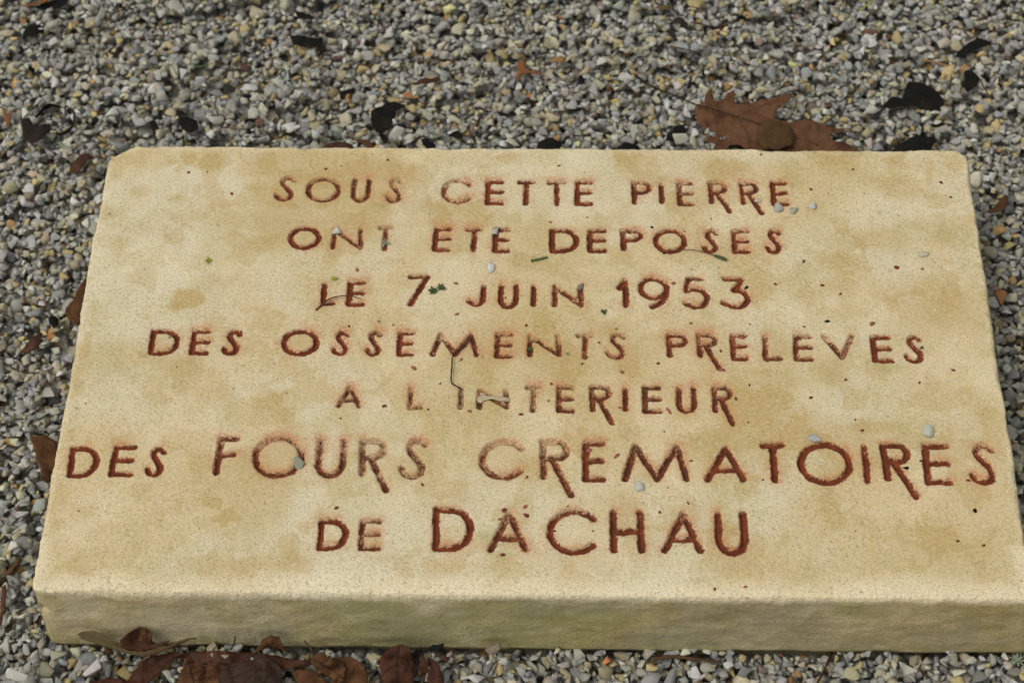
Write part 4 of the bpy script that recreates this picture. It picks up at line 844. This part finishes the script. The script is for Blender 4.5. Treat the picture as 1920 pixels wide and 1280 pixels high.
def tuft(name, label, x, y, rpx, mat, n, on=True, up=.0008, seed=1, cat='lichen', w=.35):
    r = random.Random(seed); c = tp(x, y, up) if on else np.array(gpt(x, y, .002)); R_ = rpx / 2150; V, F = [], []
    for k in range(n):
        a = 6.2832 * k / n + r.uniform(-.3, .3); L = R_ * r.uniform(.6, 1.1); el = r.uniform(.05, .55); d = np.array([math.cos(a) * math.cos(el), math.sin(a) * math.cos(el), math.sin(el)])
        s = np.array([-math.sin(a), math.cos(a), 0]); wd_ = L * w * r.uniform(.5, 1); b = len(V)
        fork = r.uniform(.25, .5)
        pts = [(0, .25, 0), (.35, .8, .1), (.7, 1.0, .18), (1.0, fork, .05)]
        for t, ww, zz in pts:
            p = d * L * t + np.array([0, 0, zz * L * .4]); V += [p + s * wd_ * ww * .5, p - s * wd_ * ww * .5, p + np.array([0, 0, -wd_ * .45])]
        for i in range(3):
            for q in range(3): u0 = b + i*3 + q; u1 = b + i*3 + (q+1) % 3; F.append((u0, u1, u1 + 3, u0 + 3))
        F.append((b + 9, b + 10, b + 11, b + 11)) if False else None
    o = link(name, mesh_np(name, V, F), ML[mat]); o.location = c; return tag(o, label, cat)
tuft('lichen', 'star shaped pale green lichen on the stem of the T of ONT', 721, 456, 13, 'lichen', 9, seed=1)
tuft('moss', 'dark green moss clump right of the figure 7, left half', 811, 545, 9, 'moss', 12, seed=2, cat='moss', w=.6)
tuft('moss', 'dark green moss clump right of the figure 7, right half', 828, 539, 9, 'moss', 12, seed=3, cat='moss', w=.6)
tuft('moss', 'tiny bright green moss dot below the N of JUIN and left of 1953', 1132, 585, 7, 'moss', 9, seed=4, cat='moss', w=.6)
tuft('leaf_bit', 'yellow green leaf bit above the L of LE', 625, 523, 8, 'yell', 6, seed=5, cat='leaf bit', w=.8)
tuft('moss', 'olive green curled moss bit far left of the line ONT ETE', 390, 489, 8, 'yell', 7, seed=6, cat='moss', w=.7)
tuft('moss', 'faint green moss bit above the third S of OSSEMENTS', 711, 603, 6, 'moss', 6, seed=7, cat='moss')
tuft('moss', 'dark green moss in the N of OSSEMENTS', 992, 655, 6, 'moss', 8, seed=8, cat='moss', w=.6)
tuft('moss', 'small green moss bit on the last S of PRELEVES', 1728, 652, 5, 'moss', 7, seed=9, cat='moss', w=.6)
tuft('moss', 'dark speck of moss inside the D of the upper DES', 318, 632, 5, 'moss', 6, seed=10, cat='moss')
tuft('lichen', 'minute pale green lichen speck near the left edge above the lower DES', 143, 766, 5, 'lichen', 6, seed=11)
tuft('moss', 'thin dark moss thread right of the N of OSSEMENTS', 1064, 664, 6, 'moss', 5, seed=12, cat='moss')
tuft('lichen', 'pale green lichen in the gravel left of the rear left corner', 118, 276, 15, 'lichen', 12, on=False, seed=13)
tuft('moss', 'green moss bit in the gravel behind the rear left corner', 346, 266, 9, 'moss', 10, on=False, seed=14, cat='moss', w=.6)
tuft('lichen', 'pale green lichen in the gravel above PIERRE left of the twigs', 1195, 100, 13, 'lichen', 10, on=False, seed=15)
tuft('lichen', 'bright pale green lichen in the gravel at the lower right corner', 1908, 1238, 17, 'lichen', 14, on=False, seed=16)
tuft('moss', 'small green moss in the gravel above the oak leaf petiole', 1590, 95, 7, 'lichen', 8, on=False, seed=17, cat='moss')

def top_tube(name, label, px, r0, r1, mat, cat, ups=None):
    pts = [tuple(tp(x, y, (ups[i] if ups else .001))) for i, (x, y) in enumerate(px)]; return tag(tube(name, pts, r0, r1, ML[mat]), label, cat)
top_tube('grass_piece', 'short cut piece of green grass blade below the D of DEPOSES', [(996,489),(1011,486),(1026,482)], .0013, .0011, 'green', 'grass blade')
sp = top_tube('sprig', 'thin curved stem with a green bud crossing from the O to the S of DEPOSES', [(1262,470),(1290,468),(1315,471),(1336,478),(1346,482)], .0003, .0006, 'stick', 'sprig', [.001,.003,.003,.002,.0015])
tube('bud', [tuple(tp(1340,479,.002)), tuple(tp(1352,483,.0022)), tuple(tp(1362,487,.0015))], .0014, .0016, ML['moss'], sp)
top_tube('stem', 'thin arched stem lying over the word LE', [(592,581),(603,572),(618,560),(640,555),(660,555),(676,560)], .0009, .0003, 'stick', 'stem', [.001,.001,.003,.004,.003,.001])
top_tube('stem', 'long thin angled brown stem between the M of OSSEMENTS and the I below', [(887,632),(868,652),(850,666),(847,690),(846,715),(853,722),(866,729)], .0005, .0007, 'dark', 'stem', [.001,.002,.003,.003,.003,.002,.001])
pe = frame_of(tp(925, 747, .002), (0, 0, 1))
tag(sheet('petal', to2([(894,749),(897,744),(904,741),(900,737),(904,736),(912,741),(930,742),(945,743),(954,744),(958,749),(950,751),(935,750),(918,748),(908,751),(902,755),(896,754)], pe), pe, ML['petal'], curl=.0012, seed=4, res=.0015), 'cream withered petal lying across the first N of L INTERIEUR', 'petal')
for x, y, s, lb, th in [(1551,602,13,'black three lobed bit above the V of PRELEVES',0),(1400,538,11,'black bit on the top right of the 3 of 1953',.6),(1600,317,7,'small black speck right of PIERRE near the back edge',0),(1222,425,9,'tiny black seed above the O of DEPOSES',-.5),(1829,956,13,'black oblong bit below the last S of CREMATOIRES',-.8),(1797,1013,7,'black speck near the front right corner',0),
 (1700,876,12,'black bit on the R of CREMATOIRES near its leg',0),(1727,863,7,'black speck on the stem of the last E of CREMATOIRES',0),(727,299,7,'tiny black curved bit near the back edge right of SOUS',-.6),(388,322,5,'tiny dark speck near the rear left corner, right of a red flake',0),(205,400,5,'tiny black speck near the left edge beside SOUS',.5),(1405,817,4,'tiny black speck above the A of CREMATOIRES',.8),(1403,790,5,'tiny dark speck right of L INTERIEUR',.4),(1604,786,5,'tiny black speck above the I of CREMATOIRES',-.8),(803,767,7,'black speck on the foot of the L of L INTERIEUR',0),(1246,474,9,'black smear bit at the foot of the O of DEPOSES',0),(1040,994,6,'dark speck on the C of DACHAU',0)]:
    r = random.Random(int(x)); c = tp(x, y, .0008); a = s / 2 / 2100; b = a * .55; V2 = []
    for k in range(10):
        t = 6.2832 * k / 10; q = r.uniform(.55, 1.2); xx, yy = a * math.cos(t) * q, b * math.sin(t) * q; V2.append((xx * math.cos(th) - yy * math.sin(th), xx * math.sin(th) + yy * math.cos(th)))
    tag(sheet('dark_speck', V2, frame_of(c, (0, 0, 1)), ML['black'], curl=.0005, cup=-.0008, seed=int(x) % 50, res=max(a * .5, .0005), thick=.0007), lb, 'speck', 'small black bits on the slab')
